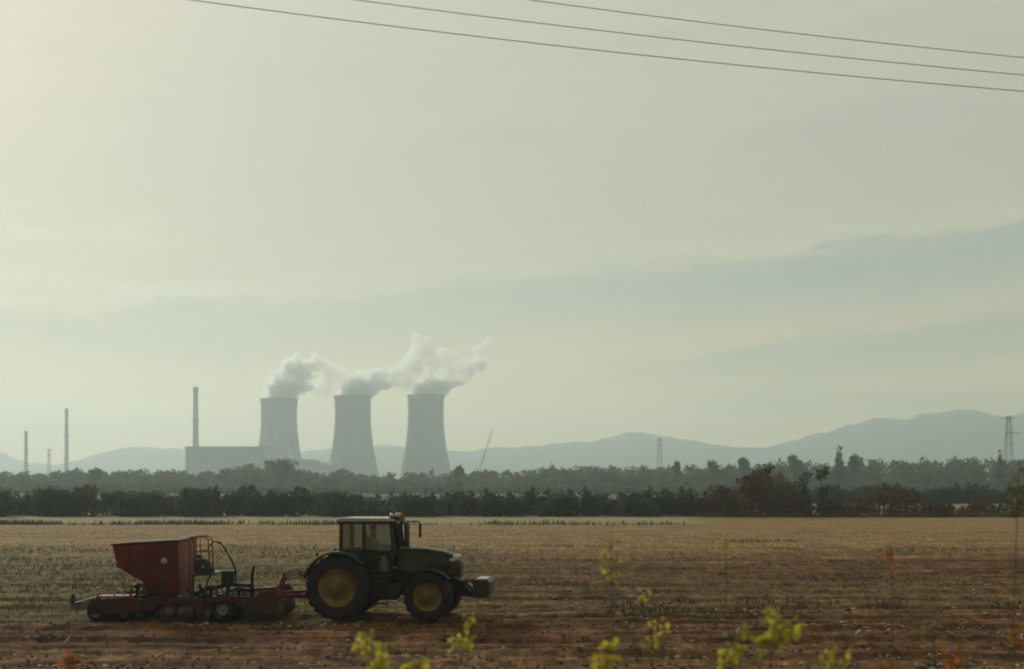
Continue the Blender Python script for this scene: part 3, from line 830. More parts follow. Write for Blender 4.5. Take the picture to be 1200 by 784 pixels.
YV = 39.9
TX = px_at(400, 38.75)
TR = thing('tractor', 'green farm tractor with yellow wheel rims pulling the red seed drill', 'tractor', (TX, YV, 0), None, math.radians(-6))

def wheel(parent, x, y, R, rim_r, w, lugs, name='wheel'):
    pv = pivot(name, parent, (x, y, R))
    sgn = -1 if y < 0 else 1
    t = MB(); h = w / 2
    t.lathe([(rim_r, -h*.82), (rim_r + .06, -h*.95), (rim_r + (R-rim_r)*.55, -h), (R*.93, -h*.9), (R*.962, -h*.6), (R*.965, 0), (R*.962, h*.6), (R*.93, h*.9), (rim_r + (R-rim_r)*.55, h), (rim_r + .06, h*.95), (rim_r, h*.82)], 'Y', n=48)
    for k in range(lugs):
        a = 2*PI*k/lugs
        for s in (-1, 1):
            aa = a + (PI/lugs if s > 0 else 0)
            # chevron lug from the middle of the tread to the shoulder
            p0 = Vector((math.cos(aa) * R*.972, s*.02, math.sin(aa) * R*.972))
            p1 = Vector((math.cos(aa - .17) * R*.955, s*h*.92, math.sin(aa - .17) * R*.955))
            t.bar(p0, p1, .052, R*.07)
            p2 = Vector((math.cos(aa - .18) * R*.86, s*h*1.0, math.sin(aa - .18) * R*.86))
            t.bar(p1, p2, .05, .05)
    t.build('tyre', M_rub, pv)
    r = MB(); o = sgn * h
    r.lathe([(rim_r + .005, -h*.8), (rim_r + .005, h*.8)], 'Y', n=40)
    r.lathe([(rim_r + .03, o*.86), (rim_r - .02, o*.84), (rim_r*.93, o*.45), (rim_r*.60, o*.36), (rim_r*.55, o*.50), (.03, o*.52)], 'Y', n=40)
    r.lathe([(rim_r*.40, o*.5), (rim_r*.36, o*.72), (.01, o*.74)], 'Y', n=24)
    for k in range(8):
        a = 2*PI*k/8
        r.tube([(math.cos(a)*rim_r*.48, o*.45, math.sin(a)*rim_r*.48), (math.cos(a)*rim_r*.48, o*.62, math.sin(a)*rim_r*.48)], .022, 6)
    r.build('rim', M_yel, pv)
    return pv
RR, FR, XF = 1.0, .75, 2.76
for y in (-.93, .93):
    wheel(TR, 0, y, RR, .56, .66, 20)
    wheel(TR, XF, y * 1.0, FR, .42, .54, 18)
# chassis, engine and axles
c = MB()
c.prism([(-.35, .62), (.9, .62), (1.2, .72), (3.2, .72), (3.55, .9), (3.55, 1.25), (1.3, 1.45), (-.35, 1.5)], -.30, .24)
c.tube([(0, -.62, RR), (0, .62, RR)], .2, 14)
c.build('chassis', M_black, TR, bevel=.03)
c = MB(); c.box((XF, 0, FR), (.26, 1.3, .24)); c.box((XF, 0, FR + .18), (.5, .5, .35)); c.build('front_axle', M_black, TR, bevel=.03)
# engine side and under-bonnet clutter
e = MB(); e.box((2.3, 0, 1.30), (1.5, .66, .42))
for k in range(5): e.box((1.75 + .28*k, -.36, 1.2 + .06*(k % 2)), (.16, .12, .26))
e.tube([(1.6, -.40, 1.0), (2.0, -.44, 1.1), (2.5, -.40, 1.05)], .04, 6); e.build('engine', M_black, TR, bevel=.02)
# bonnet
def tp(x, z): return (1.0 if x < 2.6 else 1.0 - .16 * (x - 2.6)) * (1.0 if z < 1.9 else .86)
b = MB().prism([(1.66, 1.42), (3.45, 1.32), (3.58, 1.60), (3.56, 1.80), (3.46, 1.97), (3.10, 2.09), (2.6, 2.165), (1.66, 2.19)], -.44, .44, tp)
bon = b.build('bonnet', M_green, TR, bevel=.07, seg=3)
g = MB(); g.box((3.585, 0, 1.50), (.06, .62, .46))
for k in range(6): g.box((3.62, 0, 1.32 + .07*k), (.03, .60, .02))
g.prism([(2.55, 1.50), (3.30, 1.44), (3.36, 1.68), (2.62, 1.78)], -.452, -.40); g.prism([(2.55, 1.50), (3.30, 1.44), (3.36, 1.68), (2.62, 1.78)], .40, .452)
g.build('grille', M_black, TR)
for y in (-.29, .29):
    MB().lathe([(.001, .10), (.075, .085), (.10, .03), (.10, -.08)], 'X', (3.50, y, 1.88), 14).build('headlight', M_lens, TR)
    MB().box((3.40, y * 1.28, 1.82), (.17, .05, .10)).build('headlight', M_lens, TR, bevel=.02)
f = MB(); f.box((3.65, 0, 1.02), (.30, .60, .34)); f.build('front_bracket', M_black, TR, bevel=.03)
# front linkage and weight
l = MB()
for y in (-.34, .34):
    l = MB(); l.bar((3.55, y, .78), (4.15, y, .74), .09, .12); l.bar((3.68, y, 1.12), (3.98, y, .78), .08); l.build('front_link_arm', M_black, TR, bevel=.01)
l = MB(); l.bar((3.70, 0, 1.18), (4.12, 0, 1.12), .06); l.box((4.0, 0, 1.14), (.10, .12, .16)); l.build('front_top_link', M_black, TR, bevel=.01)
wt = MB().prism([(4.06, .72), (4.16, .66), (4.48, .68), (4.58, .86), (4.58, 1.16), (4.50, 1.24), (4.10, 1.24), (4.06, 1.18)], -.60, .60)
wt.build('weight_block', M_green, TR, bevel=.03)
MB().box((4.31, 0, 1.25), (.30, 1.02, .022)).build('weight_top_plate', M_roof, TR)  # thin pale plate over the top of the weight block
# cab
cf = MB()
ins = .80
ptsR, ptsB = (1.60, 2.98), (1.68, 1.95)
for y in (-ins, ins):
    cf.bar((1.57, y*.96, 2.97), (1.66, y, 2.05), .075); cf.bar((1.66, y, 2.05), (1.50, y, 1.15), .075)
    cf.bar((.03, y*.96, 2.97), (.02, y, 2.10), .085); cf.bar((.74, y*.98, 2.97), (.72, y*1.0, 2.1), .07)
    cf.bar((.72, y, 2.12), (.86, y, 1.2), .06)
    cf.bar((.02, y, 2.10), (.72, y, 2.10), .07); cf.bar((.72, y, 2.12), (1.66, y, 2.12), .035); cf.bar((.84, y, 1.18), (1.52, y, 1.18), .07)
    cf.bar((.0, y*.96, 2.955), (1.60, y*.96, 2.955), .07)
cf.bar((.03, -ins, 2.12), (.03, ins, 2.12), .07); cf.bar((1.66, -ins, 2.06), (1.66, ins, 2.06), .07)
cf.box((.80, 0, 1.30), (1.55, 1.3, .10)); cf.prism([(-.02, 1.35), (.35, 1.35), (.35, 2.08), (-.02, 2.08)], -.62, .62)
cf.build('cab_frame', M_black, TR)
for y in (-ins, ins):
    s = 1 if y > 0 else -1
    def pane(q, name):
        w_ = MB(); n = len(q)
        w_.add([(x, y*k + s*.012, z) for x, z, k in q] + [(x, y*k - s*.004, z) for x, z, k in q],
               [tuple(range(n)), tuple(range(2*n-1, n-1, -1))] + [(i, i+n, (i+1) % n + n, (i+1) % n) for i in range(n)])
        w_.build(name, M_glass, TR)
    pane([(.07, 2.14, 1), (.69, 2.14, 1), (.71, 2.92, .965), (.07, 2.92, .965)], 'side_window')
    pane([(.76, 2.15, 1), (1.62, 2.15, 1), (1.54, 2.92, .965), (.77, 2.92, .965)], 'door_window')
    pane([(.90, 1.22, 1), (1.49, 1.22, 1), (1.61, 2.09, 1), (.77, 2.09, 1)], 'lower_door_window')
ww = MB(); ww.add([(1.68, -.76, 2.10), (1.68, .76, 2.10), (1.59, .73, 2.93), (1.59, -.73, 2.93), (1.67, -.76, 2.10), (1.67, .76, 2.10), (1.58, .73, 2.93), (1.58, -.73, 2.93)], [(0,1,2,3),(7,6,5,4)]); ww.build('windscreen', M_glass, TR, recalc=False)
ww = MB(); ww.add([(.0, -.76, 2.16), (.0, .76, 2.16), (.01, .73, 2.93), (.01, -.73, 2.93), (-.01, -.76, 2.16), (-.01, .76, 2.16), (.0, .73, 2.93), (.0, -.73, 2.93)], [(0,3,2,1),(4,5,6,7)]); ww.build('rear_window', M_glass, TR, recalc=False)
r = MB().prism([(-.12, 2.99), (1.72, 2.99), (1.74, 3.04), (1.60, 3.10), (.05, 3.11), (-.13, 3.06)], -.86, .86)
r.build('roof', M_roof, TR, bevel=.03)
MB().prism([(-.06, 2.93), (1.68, 2.93), (1.74, 2.985), (-.10, 2.985)], -.82, .82).build('roof_lining', M_black, TR, bevel=.01)
# lights and painted sun glints on the roof front
lb = MB(); lb.box((1.68, -.35, 3.10), (.30, .95, .13)); lb.bar((1.55, -.7, 3.0), (1.70, -.7, 3.1), .06); lb.bar((1.55, 0, 3.0), (1.70, 0, 3.1), .06)
lb.build('light_bar', mat('dark_red_brown', (.09, .035, .025), .6, .2, 3.0), TR, bevel=.02)
for x, y in ((1.58, -.70), (1.74, -.70), (1.82, -.40), (1.66, 0)):
    MB().lathe([(.055, 0), (.055, .06), (.035, .09), (.001, .10)], 'Z', (x, y, 3.165), 12).build('beacon_glint_dome', M_amber if y > -.6 else M_lens, TR)  # pale domes paint in sun glints, amber ones are beacons
for y in (-.55, .55):
    MB().box((1.75, y, 2.965), (.06, .22, .11)).build('work_light', M_lens, TR, bevel=.015)
    MB().box((-.13, y, 2.97), (.06, .20, .11)).build('work_light', M_lens, TR, bevel=.015)
for y in (-1, 1):
    pm = MB(); pm.tube([(1.60, y*.80, 2.86), (1.80, y*.98, 2.95), (2.08, y*1.12, 2.95), (2.12, y*1.14, 2.90)], .022, 6)
    a = pm.build('mirror_arm', M_black, TR)
    MB().box((2.13, y*1.14, 2.66), (.07, .20, .46)).build('mirror', M_black, a, bevel=.03)
ex = MB(); ex.tube([(1.82, .52, 1.9), (1.82, .52, 2.85), (1.86, .52, 3.0)], [.09, .09, .05], 12); ex.build('exhaust', M_metal, TR)
# fenders over the rear wheels
for y in (-1, 1):
    fd = MB(); n = 18; vs = []
    for k in range(n + 1):
        a = math.radians(163 - (163 - 42) * k / n); rr = 1.07
        x, z = rr * math.cos(a), RR + .03 + rr * math.sin(a)
        for (yy, dz) in ((.58, 0), (1.26, 0), (1.28, -.06), (1.26, -.035), (.58, -.035)):
            vs.append((x, y * yy, z + dz))
    fs = []
    for k in range(n):
        for j in range(5):
            j2 = (j + 1) % 5; fs.append((k*5+j, k*5+j2, (k+1)*5+j2, (k+1)*5+j))
    fs.append(tuple(range(5))); fs.append(tuple(n*5 + j for j in range(5)))
    fd.add(vs, fs, False)
    fd.prism([(-.55, 1.55), (.78, 1.55), (.78, 1.86), (.45, 2.06), (-.40, 2.02)], y * .57, y * .60)
    fo = fd.build('fender', M_green, TR)
    MB().box((-.62, y * 1.16, 2.02), (.07, .16, .10)).build('tail_light', M_black, fo, bevel=.01)
    # front mudguard
    fm = MB(); vs = []
    for k in range(11):
        a = math.radians(140 - 100 * k / 10); rr = .83
        for yy, dr in ((.68, 0), (1.18, 0), (1.18, -.02), (.68, -.02)):
            vs.append((XF + (rr + dr) * math.cos(a), y * yy, FR + (rr + dr) * math.sin(a)))
    fm.add(vs, [(k*4+j, k*4+(j+1) % 4, k*4+4+(j+1) % 4, k*4+4+j) for k in range(10) for j in range(4)] + [(0,1,2,3), (40,41,42,43)])
    fm.build('mudguard', M_black, TR)
ft = MB(); ft.prism([(.98, .62), (1.75, .62), (1.95, .95), (1.75, 1.12), (.98, 1.12)], -.92, -.42); ft.build('fuel_tank', M_black, TR, bevel=.06)
stp = MB()
for k in range(4): stp.box((1.28, -.98, .52 + .22*k), (.42, .22, .035))
for x in (1.06, 1.50): stp.bar((x, -.98, .46), (x, -.90, 1.26), .03)
stp.build('cab_steps', M_black, TR)
for y in (-.38, .38):
    hl = MB(); hl.bar((-.30, y, .78), (-1.05, y, .62), .07, .10); hl.bar((-.25, y, 1.45), (-.78, y, 1.30), .07); hl.bar((-.78, y, 1.30), (-.85, y, .68), .05); hl.build('lift_arm', M_black, TR)
hl = MB(); hl.bar((-.3, 0, .58), (-1.10, 0, .55), .12, .07); hl.build('hitch', M_black, TR)
MB().bar((-.25, 0, 1.35), (-.85, 0, 1.15), .06).build('top_link', M_black, TR)
st_ = MB(); st_.box((.62, 0, 1.78), (.50, .52, .14)); st_.box((.40, 0, 2.16), (.14, .50, .68)); st_.box((.62, 0, 1.5), (.28, .3, .5)); st_.box((.36, 0, 2.60), (.10, .28, .20))
st_.v = [(x + .22, y, z) for x, y, z in st_.v]; st_.build('seat', M_seat, TR, bevel=.05)
sw = MB(); sw.tube([(1.36 + .19*math.sin(a)*.45, .19*math.cos(a), 2.18 + .19*math.sin(a)*.85) for a in [2*PI*k/20 for k in range(21)]], .018, 6, cap=False)
sw.tube([(1.55, 0, 1.5), (1.36, 0, 2.18)], .04, 8); sw.box((1.5, 0, 1.85), (.2, .4, .5)); sw.v = [(x + .12, y, z) for x, y, z in sw.v]; sw.build('steering_wheel', M_black, TR)

# driver: one skinned figure, sitting with both hands on the wheel
def person():
    J = {}; V = []; E = []; R = []
    def a(name, p, r, par=None):
        J[name] = len(V); V.append(p); R.append(r)
        if par is not None: E.append((J[par], J[name]))
    a('pelvis', (.62, 0, 1.98), .155); a('belly', (.60, 0, 2.14), .15, 'pelvis'); a('chest', (.58, 0, 2.33), .16, 'belly'); a('neck0', (.58, 0, 2.47), .085, 'chest')
    a('neck', (.60, 0, 2.55), .058, 'neck0'); a('head0', (.63, 0, 2.63), .085, 'neck'); a('head1', (.635, 0, 2.72), .098, 'head0'); a('head2', (.63, 0, 2.79), .075, 'head1')
    a('nose', (.735, 0, 2.67), .018, 'head0')
    for s, n in ((-1, 'r'), (1, 'l')):
        a('sh' + n, (.59, s*.20, 2.42), .075, 'chest'); a('el' + n, (.82, s*.27, 2.20), .048, 'sh' + n); a('wr' + n, (1.16, s*.19, 2.22), .034, 'el' + n); a('pa' + n, (1.25, s*.18, 2.22), .036, 'wr' + n)
        for q in range(4):
            a('f%d' % q + n, (1.325, s*(.15 + .022*q), 2.245 - .008*q), .011, 'pa' + n); a('g%d' % q + n, (1.36, s*(.15 + .022*q), 2.205), .010, 'f%d' % q + n)
        a('th' + n, (1.275, s*.135, 2.245), .013, 'pa' + n)
        a('hip' + n, (.66, s*.11, 1.96), .10, 'pelvis'); a('kn' + n, (1.12, s*.17, 2.00), .075, 'hip' + n); a('an' + n, (1.20, s*.16, 1.50), .05, 'kn' + n); a('to' + n, (1.36, s*.17, 1.42), .045, 'an' + n)
    me = bpy.data.meshes.new('person'); me.from_pydata(V, E, []); me.update()
    m, t = new_mat('driver_clothes_and_skin')
    sp = t.n('ShaderNodeSeparateXYZ'); t.put(sp.inputs[0], t.n('ShaderNodeTexCoord').outputs['Object'])
    skin, shirt, trs = (.38, .24, .17), (.72, .80, .88), (.04, .05, .08)
    c = t.mix(t.m('GREATER_THAN', sp.outputs[2], 2.50), shirt, skin)
    c = t.mix(t.m('MULTIPLY', t.m('LESS_THAN', sp.outputs[2], 2.07), t.m('LESS_THAN', sp.outputs[0], 2)), c, trs)
    c = t.mix(t.m('MULTIPLY', t.m('GREATER_THAN', sp.outputs[0], 1.19), t.m('GREATER_THAN', sp.outputs[2], 2.1)), c, skin)
    p = t.n('ShaderNodeBsdfPrincipled'); t.put(p.inputs[0], c); p.inputs['Roughness'].default_value = .85
    t.put(t.n('ShaderNodeOutputMaterial').inputs[0], p.outputs[0])
    me.materials.append(m)
    o = bpy.data.objects.new('person', me); link(o)
    sk = o.modifiers.new('Skin', 'SKIN')
    for i, r in enumerate(R):
        me.skin_vertices[0].data[i].radius = (r, r * (1.15 if r > .14 else 1))
    me.skin_vertices[0].data[0].use_root = True
    sk.use_smooth_shade = True
    sb = o.modifiers.new('Sub', 'SUBSURF'); sb.levels = 1; sb.render_levels = 1
    ax = math.radians(-6); o.location = (TX + .22 * math.cos(ax), YV + .22 * math.sin(ax), 0); o.rotation_euler = (0, 0, ax)
    tag(o, 'person in a pale shirt seated at the wheel in the tractor cab', 'person')
    cap = MB().lathe([(.108, -.01), (.112, .03), (.095, .085), (.05, .115), (.001, .122)], 'Z', (.63, 0, 2.745), 16)
    cap.prism([(.70, 2.735), (.83, 2.725), (.83, 2.74), (.70, 2.755)], -.08, .08)
    cap.build('cap', M_seat, o)
person()

# ------------------------------------------------------------------ seed drill
M_red = mat('red_paint', (.25, .027, .018), .55, .3, 2.0, dirt=(.10, .055, .038), dirt_amt=.7, coat=.15)
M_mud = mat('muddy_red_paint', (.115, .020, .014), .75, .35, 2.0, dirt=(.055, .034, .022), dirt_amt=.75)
M_orange = mat('orange_lit_board', (.26, .07, .03), .6, .2, 3.0, dirt=(.14, .09, .05), dirt_amt=.4)  # red board, the orange of its lit surface put into the colour
M_tarp = mat('hopper_cover', (.09, .035, .022), .8, .2, 3.0)
M_dgrey = mat('dark_grey_paint', (.05, .055, .058), .5, .2, 3.0, dirt=(.08, .06, .04), dirt_amt=.3)
M_disc = mat('disc_steel', (.16, .13, .11), .45, .3, 5.0, metal=.5, dirt=(.09, .06, .04), dirt_amt=.6)
M_hub = mat('pale_hub', (.30, .28, .20), .6, .2, 4.0, dirt=(.10, .08, .05), dirt_amt=.4)
M_mark = mat('pale_emblem', (.62, .55, .52), .5, .1, 5.0)
XD = px_at(215, 38.75)
DR = thing('seed_drill', 'red trailed seed drill with a big tapered hopper behind the tractor', 'seed drill', (XD, YV, 0))
def dx(px): return (px - 215) / 38.7
def dz(py): return (727 - py) / 38.7
def hop_taper(x, z):
    zs = ((.6, .62), (1.2, .84), (1.66, 1.0), (3, 1.0))
    for (a, b), (c, d) in zip(zs, zs[1:]):
        if z <= c: return b + (d - b) * max(0, (z - a)) / (c - a)
    return 1
hp = MB().prism([(dx(131), dz(638.5)), (dx(208), dz(634.5)), (dx(208.5), dz(664)), (dx(207.5), dz(682)), (dx(205), dz(701)), (dx(178), dz(701)), (dx(164), dz(682)), (dx(136.5), dz(664))], -1.12, 1.12, hop_taper)
hopper = hp.build('hopper', M_red, DR, bevel=.03)
for s in (-1, 1):
    ribs = MB(); ribs.bar((dx(137), s * 1.125, dz(664)), (dx(208), s * 1.125, dz(664)), .03, .05)
    for px in (150, 170, 203): ribs.bar((dx(px), s * 1.125, dz(640)), (dx(px), s * 1.125, dz(664)), .03, .05)
    ribs.build('hopper_rib', M_red, hopper)
MB().lathe([(.001, 0), (.10, .0), (.10, .012), (.001, .012)], 'Y', (dx(192), -1.14, dz(657)), 20).build('emblem', M_mark, hopper)
MB().prism([(dx(129), dz(639)), (dx(129.5), dz(637)), (dx(150), dz(635.2)), (dx(185), dz(633.3)), (dx(209), dz(632)), (dx(210), dz(635))], -1.17, 1.17).build('hopper_cover', M_tarp, DR, bevel=.02)
# frame
fr = MB()
for y in (-1.25, -.45, .45, 1.25):
    fr.bar((dx(112), y, dz(706)), (dx(318), y, dz(703)), .12, .16)
for px in (116, 160, 205, 240, 285, 316): fr.box((dx(px), 0, dz(705) + .01), (.13, 2.7, .13))
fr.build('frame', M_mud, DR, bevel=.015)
for y in (-.8, .8):
    for q in ((165, y, 683, 172, y, 704, .08), (216, y * .9, 690, 224, y * .9, 704, .09), (183, y * .7, 692, 150, y, 706, .06), (182, y, 684, 188, y, 706, .05)):
        MB().bar((dx(q[0]), q[1], dz(q[2])), (dx(q[3]), q[4], dz(q[5])), q[6]).build('hopper_leg', M_dgrey, DR)
MB().box((dx(135), -.9, dz(698.5)), (1.05, .8, .05)).build('footboard', M_orange, DR)
fb_ = MB()
for px in (117, 136, 154): fb_.bar((dx(px), -1.3, dz(699)), (dx(px), -1.3, dz(694)), .03)
fb_.bar((dx(117), -1.3, dz(694.5)), (dx(154), -1.3, dz(694.5)), .03); fb_.build('footboard_rail', M_orange, DR)
# seed hoses below the hopper
sh = MB(); rnd = random.Random(3)
for k in range(14):
    y = -1.2 + 2.4 * k / 13
    sh.tube([(dx(190) + rnd.uniform(-.2, .3), y * .35, dz(700)), (dx(178), y * .7, dz(697) + rnd.uniform(0, .2)), (dx(160) + rnd.uniform(-.2, .2), y, dz(702)), (dx(140) + rnd.uniform(-.3, .3), y, dz(712))], .025, 6)
sh.build('seed_hoses', M_black, DR)
# side plates
for y in (-1.36, 1.36):
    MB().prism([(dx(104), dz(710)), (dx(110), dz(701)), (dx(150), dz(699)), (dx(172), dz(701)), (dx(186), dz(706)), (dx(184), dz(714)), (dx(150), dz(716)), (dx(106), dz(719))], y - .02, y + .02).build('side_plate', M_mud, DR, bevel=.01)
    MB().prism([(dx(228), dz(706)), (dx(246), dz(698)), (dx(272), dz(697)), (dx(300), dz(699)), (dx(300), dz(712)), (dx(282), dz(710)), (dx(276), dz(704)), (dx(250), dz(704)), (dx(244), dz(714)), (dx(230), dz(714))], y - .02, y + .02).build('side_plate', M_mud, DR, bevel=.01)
    for px in (128, 168, 238, 290):
        MB().bar((dx(px), y * 1.025, dz(701)), (dx(px) - .03, y * 1.025, dz(719)), .09, .05).build('bracket', M_dgrey, DR)
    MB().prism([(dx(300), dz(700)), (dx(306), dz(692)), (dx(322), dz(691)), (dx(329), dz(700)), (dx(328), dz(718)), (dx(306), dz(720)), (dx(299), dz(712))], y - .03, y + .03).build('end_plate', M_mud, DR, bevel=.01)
# disc gangs in front
for px, z in ((296, .30), (318, .30)):
    for k in range(10):
        y = -1.22 + 2.44 * k / 9
        MB().lathe([(.04, -.03), (.28, .03), (.285, .035), (.04, -.01)], 'Y', (dx(px) + (.05 if k % 2 else 0), y, z - .03), 20).build('disc', M_disc, DR)
for px in (196, 218, 240):
    for k in range(9):
        y = -1.27 + 2.54 * k / 8
        MB().lathe([(.04, -.03), (.24, .03), (.245, .035), (.04, -.01)], 'Y', (dx(px) + (.06 if k % 2 else 0), y, .24), 18).build('disc', M_disc, DR)
    tb = MB(); tb.tube([(dx(px), -1.33, .26), (dx(px), 1.33, .26)], .035, 8)
    for k in range(5): tb.bar((dx(px), -1.25 + .62 * k, .26), (dx(px) - .12, -1.25 + .62 * k, .62), .05)
    tb.build('disc_axle', M_dgrey, DR)
mu = MB(); mu.box((dx(201), 0, dz(703.5)), (.72, 1.5, .16)); mu.box((dx(196), -.55, dz(699)), (.30, .3, .3)); mu.tube([(dx(205), -.5, dz(703)), (dx(205), -.95, dz(703))], .11, 12)
mu.build('metering_unit', M_dgrey, DR, bevel=.02)
for i, (px, py, y) in enumerate(((158, 690, -.9), (170, 693, .2), (246, 692, -1.0), (278, 694, -.9))):
    dh = MB(); dh.lathe([(.05, -.28), (.05, .0), (.15, .05), (.16, .12), (.05, .16), (.001, .17)], 'Z', (dx(px), y, dz(py)), 14)
    for q in range(6):
        an = 2 * PI * q / 6 + .3
        dh.tube([(dx(px) + .14*math.cos(an), y + .14*math.sin(an), dz(py) + .08), (dx(px) + .32*math.cos(an), y + .3*math.sin(an), dz(py) + .05), (dx(px) + .42*math.cos(an), y + .36*math.sin(an), dz(py) - .3)], .02, 5)
    dh.build('distributor_head', M_black, DR)
for k in range(7):
    y = -1.25 + 2.5 * k / 6
    sp_ = MB(); sp_.tube([(dx(277), y, .60), (dx(283), y, .70), (dx(287), y, .55), (dx(283), y, .25), (dx(280), y, .06)], [.03, .03, .03, .025, .02], 6); sp_.build('spring_tine', M_dgrey, DR)
gb = MB()
for px in (296, 318):
    gb.tube([(dx(px), -1.3, .28), (dx(px), 1.3, .28)], .04, 8)
    for k in range(5): gb.bar((dx(px), -1.2 + .6 * k, .28), (dx(px) - .1, -1.2 + .6 * k, .62), .05)
gb.build('disc_axle', M_dgrey, DR)
# tyre packer
for k in range(8):
    y = -1.19 + 2.38 * k / 7
    pv = pivot('packer_wheel', DR, (dx(262), y, .37))
    MB().lathe([(.18, -.13), (.30, -.145), (.355, -.12), (.37, -.05), (.37, .05), (.355, .12), (.30, .145), (.18, .13)], 'Y', n=28).build('tyre', M_rub, pv)
    MB().lathe([(.19, -.12), (.17, -.10), (.13, -.06), (.05, -.09), (.001, -.09)], 'Y', n=20).build('rim', M_hub, pv)
# seeding coulters with press wheels
for k in range(14):
    y = -1.26 + 2.52 * k / 13
    pv = pivot('coulter', DR, (dx(150) + (.32 if k % 2 else 0), y, 0))
    a = MB(); a.bar((.55, 0, .55), (-.1, 0, .22), .05, .07); a.bar((-.1, 0, .25), (-.75, 0, .22), .035, .05); a.tube([(-.08, .03, .5), (-.12, .03, .15)], .025, 6); a.build('arm', M_dgrey, pv)
    MB().lathe([(.001, -.012), (.18, 0), (.001, .012)], 'Y', (-.1, 0, .17), 18).build('disc', M_disc, pv)
    MB().lathe([(.04, -.03), (.14, -.045), (.165, -.02), (.165, .02), (.14, .045), (.04, .03)], 'Y', (-.75, 0, .165), 18).build('press_wheel', M_rub, pv)
# rear tyre at the corner
for y in (-1.3, 1.3):
    pv = pivot('support_wheel', DR, (dx(115), y, .26))
    MB().lathe([(.13, -.10), (.22, -.11), (.255, -.07), (.26, 0), (.255, .07), (.22, .11), (.13, .10)], 'Y', n=24).build('tyre', M_rub, pv)
    MB().lathe([(.135, -.08), (.10, -.05), (.001, -.06)], 'Y', n=18).build('rim', M_hub, pv)
# harrow hanging off the back
hb = MB(); hb.bar((dx(112), -.9, dz(706)), (dx(86), -.9, dz(707.5)), .06); hb.bar((dx(112), .9, dz(706)), (dx(86), .9, dz(707.5)), .06); hb.bar((dx(87), -1.4, dz(707)), (dx(87), 1.4, dz(707)), .07)
hb.build('harrow_beam', M_dgrey, DR)
tn = MB()
for k in range(16):
    y = -1.38 + 2.76 * k / 15
    tn.tube([(dx(87), y, dz(706)), (dx(84.5), y, dz(714)), (dx(82), y, dz(720))], .012, 5)
tn.build('harrow_tines', M_dgrey, DR)
lb = MB(); lb.box((dx(87), -1.25, dz(702)), (.05, .26, .36)); lb.build('warning_board', mat('dark_board', (.06, .045, .03), .7, .2, 3.0), DR, bevel=.01)
# ladder, fan, boxes and hoses in front of the hopper
ld = MB()
for y in (-1.05, -.55):
    ld.tube([(dx(221), y, dz(700)), (dx(222), y, dz(640)), (dx(219), y, dz(630)), (dx(222), y, dz(628.5)), (dx(238), y, dz(628.5)), (dx(243), y, dz(631)), (dx(244), y, dz(650)), (dx(245), y, dz(672))], .022, 7)
    ld.tube([(dx(229), y, dz(629)), (dx(229), y, dz(660))], .018, 6); ld.tube([(dx(228), y, dz(645.5)), (dx(243.5), y, dz(645.5))], .018, 6)
for py in (632, 645.5): ld.tube([(dx(243.5), -1.05, dz(py)), (dx(243.5), -.55, dz(py))], .018, 6)
ld.build('guard_rail', mat('rail_red', (.34, .06, .04), .5, .2, 3.0), DR)
pl = MB(); pl.box((dx(236), -.3, dz(673)), (.66, 1.8, .05)); pl.bar((dx(226), -1.1, dz(674)), (dx(224), -1.1, dz(702)), .06); pl.bar((dx(246), -1.1, dz(674)), (dx(235), -1.1, dz(702)), .05); pl.build('platform', M_dgrey, DR)
fn = MB(); fn.lathe([(.06, -.16), (.24, -.17), (.27, -.12), (.27, .12), (.24, .17), (.06, .16)], 'Y', (dx(234), -.75, dz(664.5)), 24); fn.box((dx(241), -.75, dz(669)), (.32, .26, .18)); fn.tube([(dx(232), -.75, dz(658)), (dx(231), -.7, dz(653)), (dx(226), -.6, dz(652))], .07, 8)
fn.build('fan', M_dgrey, DR, bevel=.01)
MB().box((dx(264.5), -.7, dz(677.5)), (.37, .5, .44)).build('valve_box', M_black, DR, bevel=.04)
pp = MB(); pp.tube([(dx(224), -.9, dz(697)), (dx(240), -.9, dz(691)), (dx(262), -.8, dz(686))], .06, 8); pp.bar((dx(262), -.7, dz(686)), (dx(293), -.7, dz(687)), .10, .10); pp.bar((dx(264), -.7, dz(686)), (dx(262), -.7, dz(704)), .10)
pp.build('upper_beam', M_black, DR)
po = MB(); po.tube([(dx(292), -.7, dz(704)), (dx(292), -.7, dz(676)), (dx(293.5), -.7, dz(663))], [.05, .05, .06], 8); po.build('parking_post', M_black, DR)
for i, (y, o) in enumerate(((-.9, 0), (-.8, 2))):
    MB().tube([(dx(243), y, dz(640)), (dx(248), y, dz(634.5)), (dx(256), y, dz(635.5 + o)), (dx(263), y, dz(645 + o)), (dx(269), y, dz(657)), (dx(274), y, dz(670)), (dx(270), y, dz(678))], .02, 6).build('hydraulic_hose', M_black, DR)
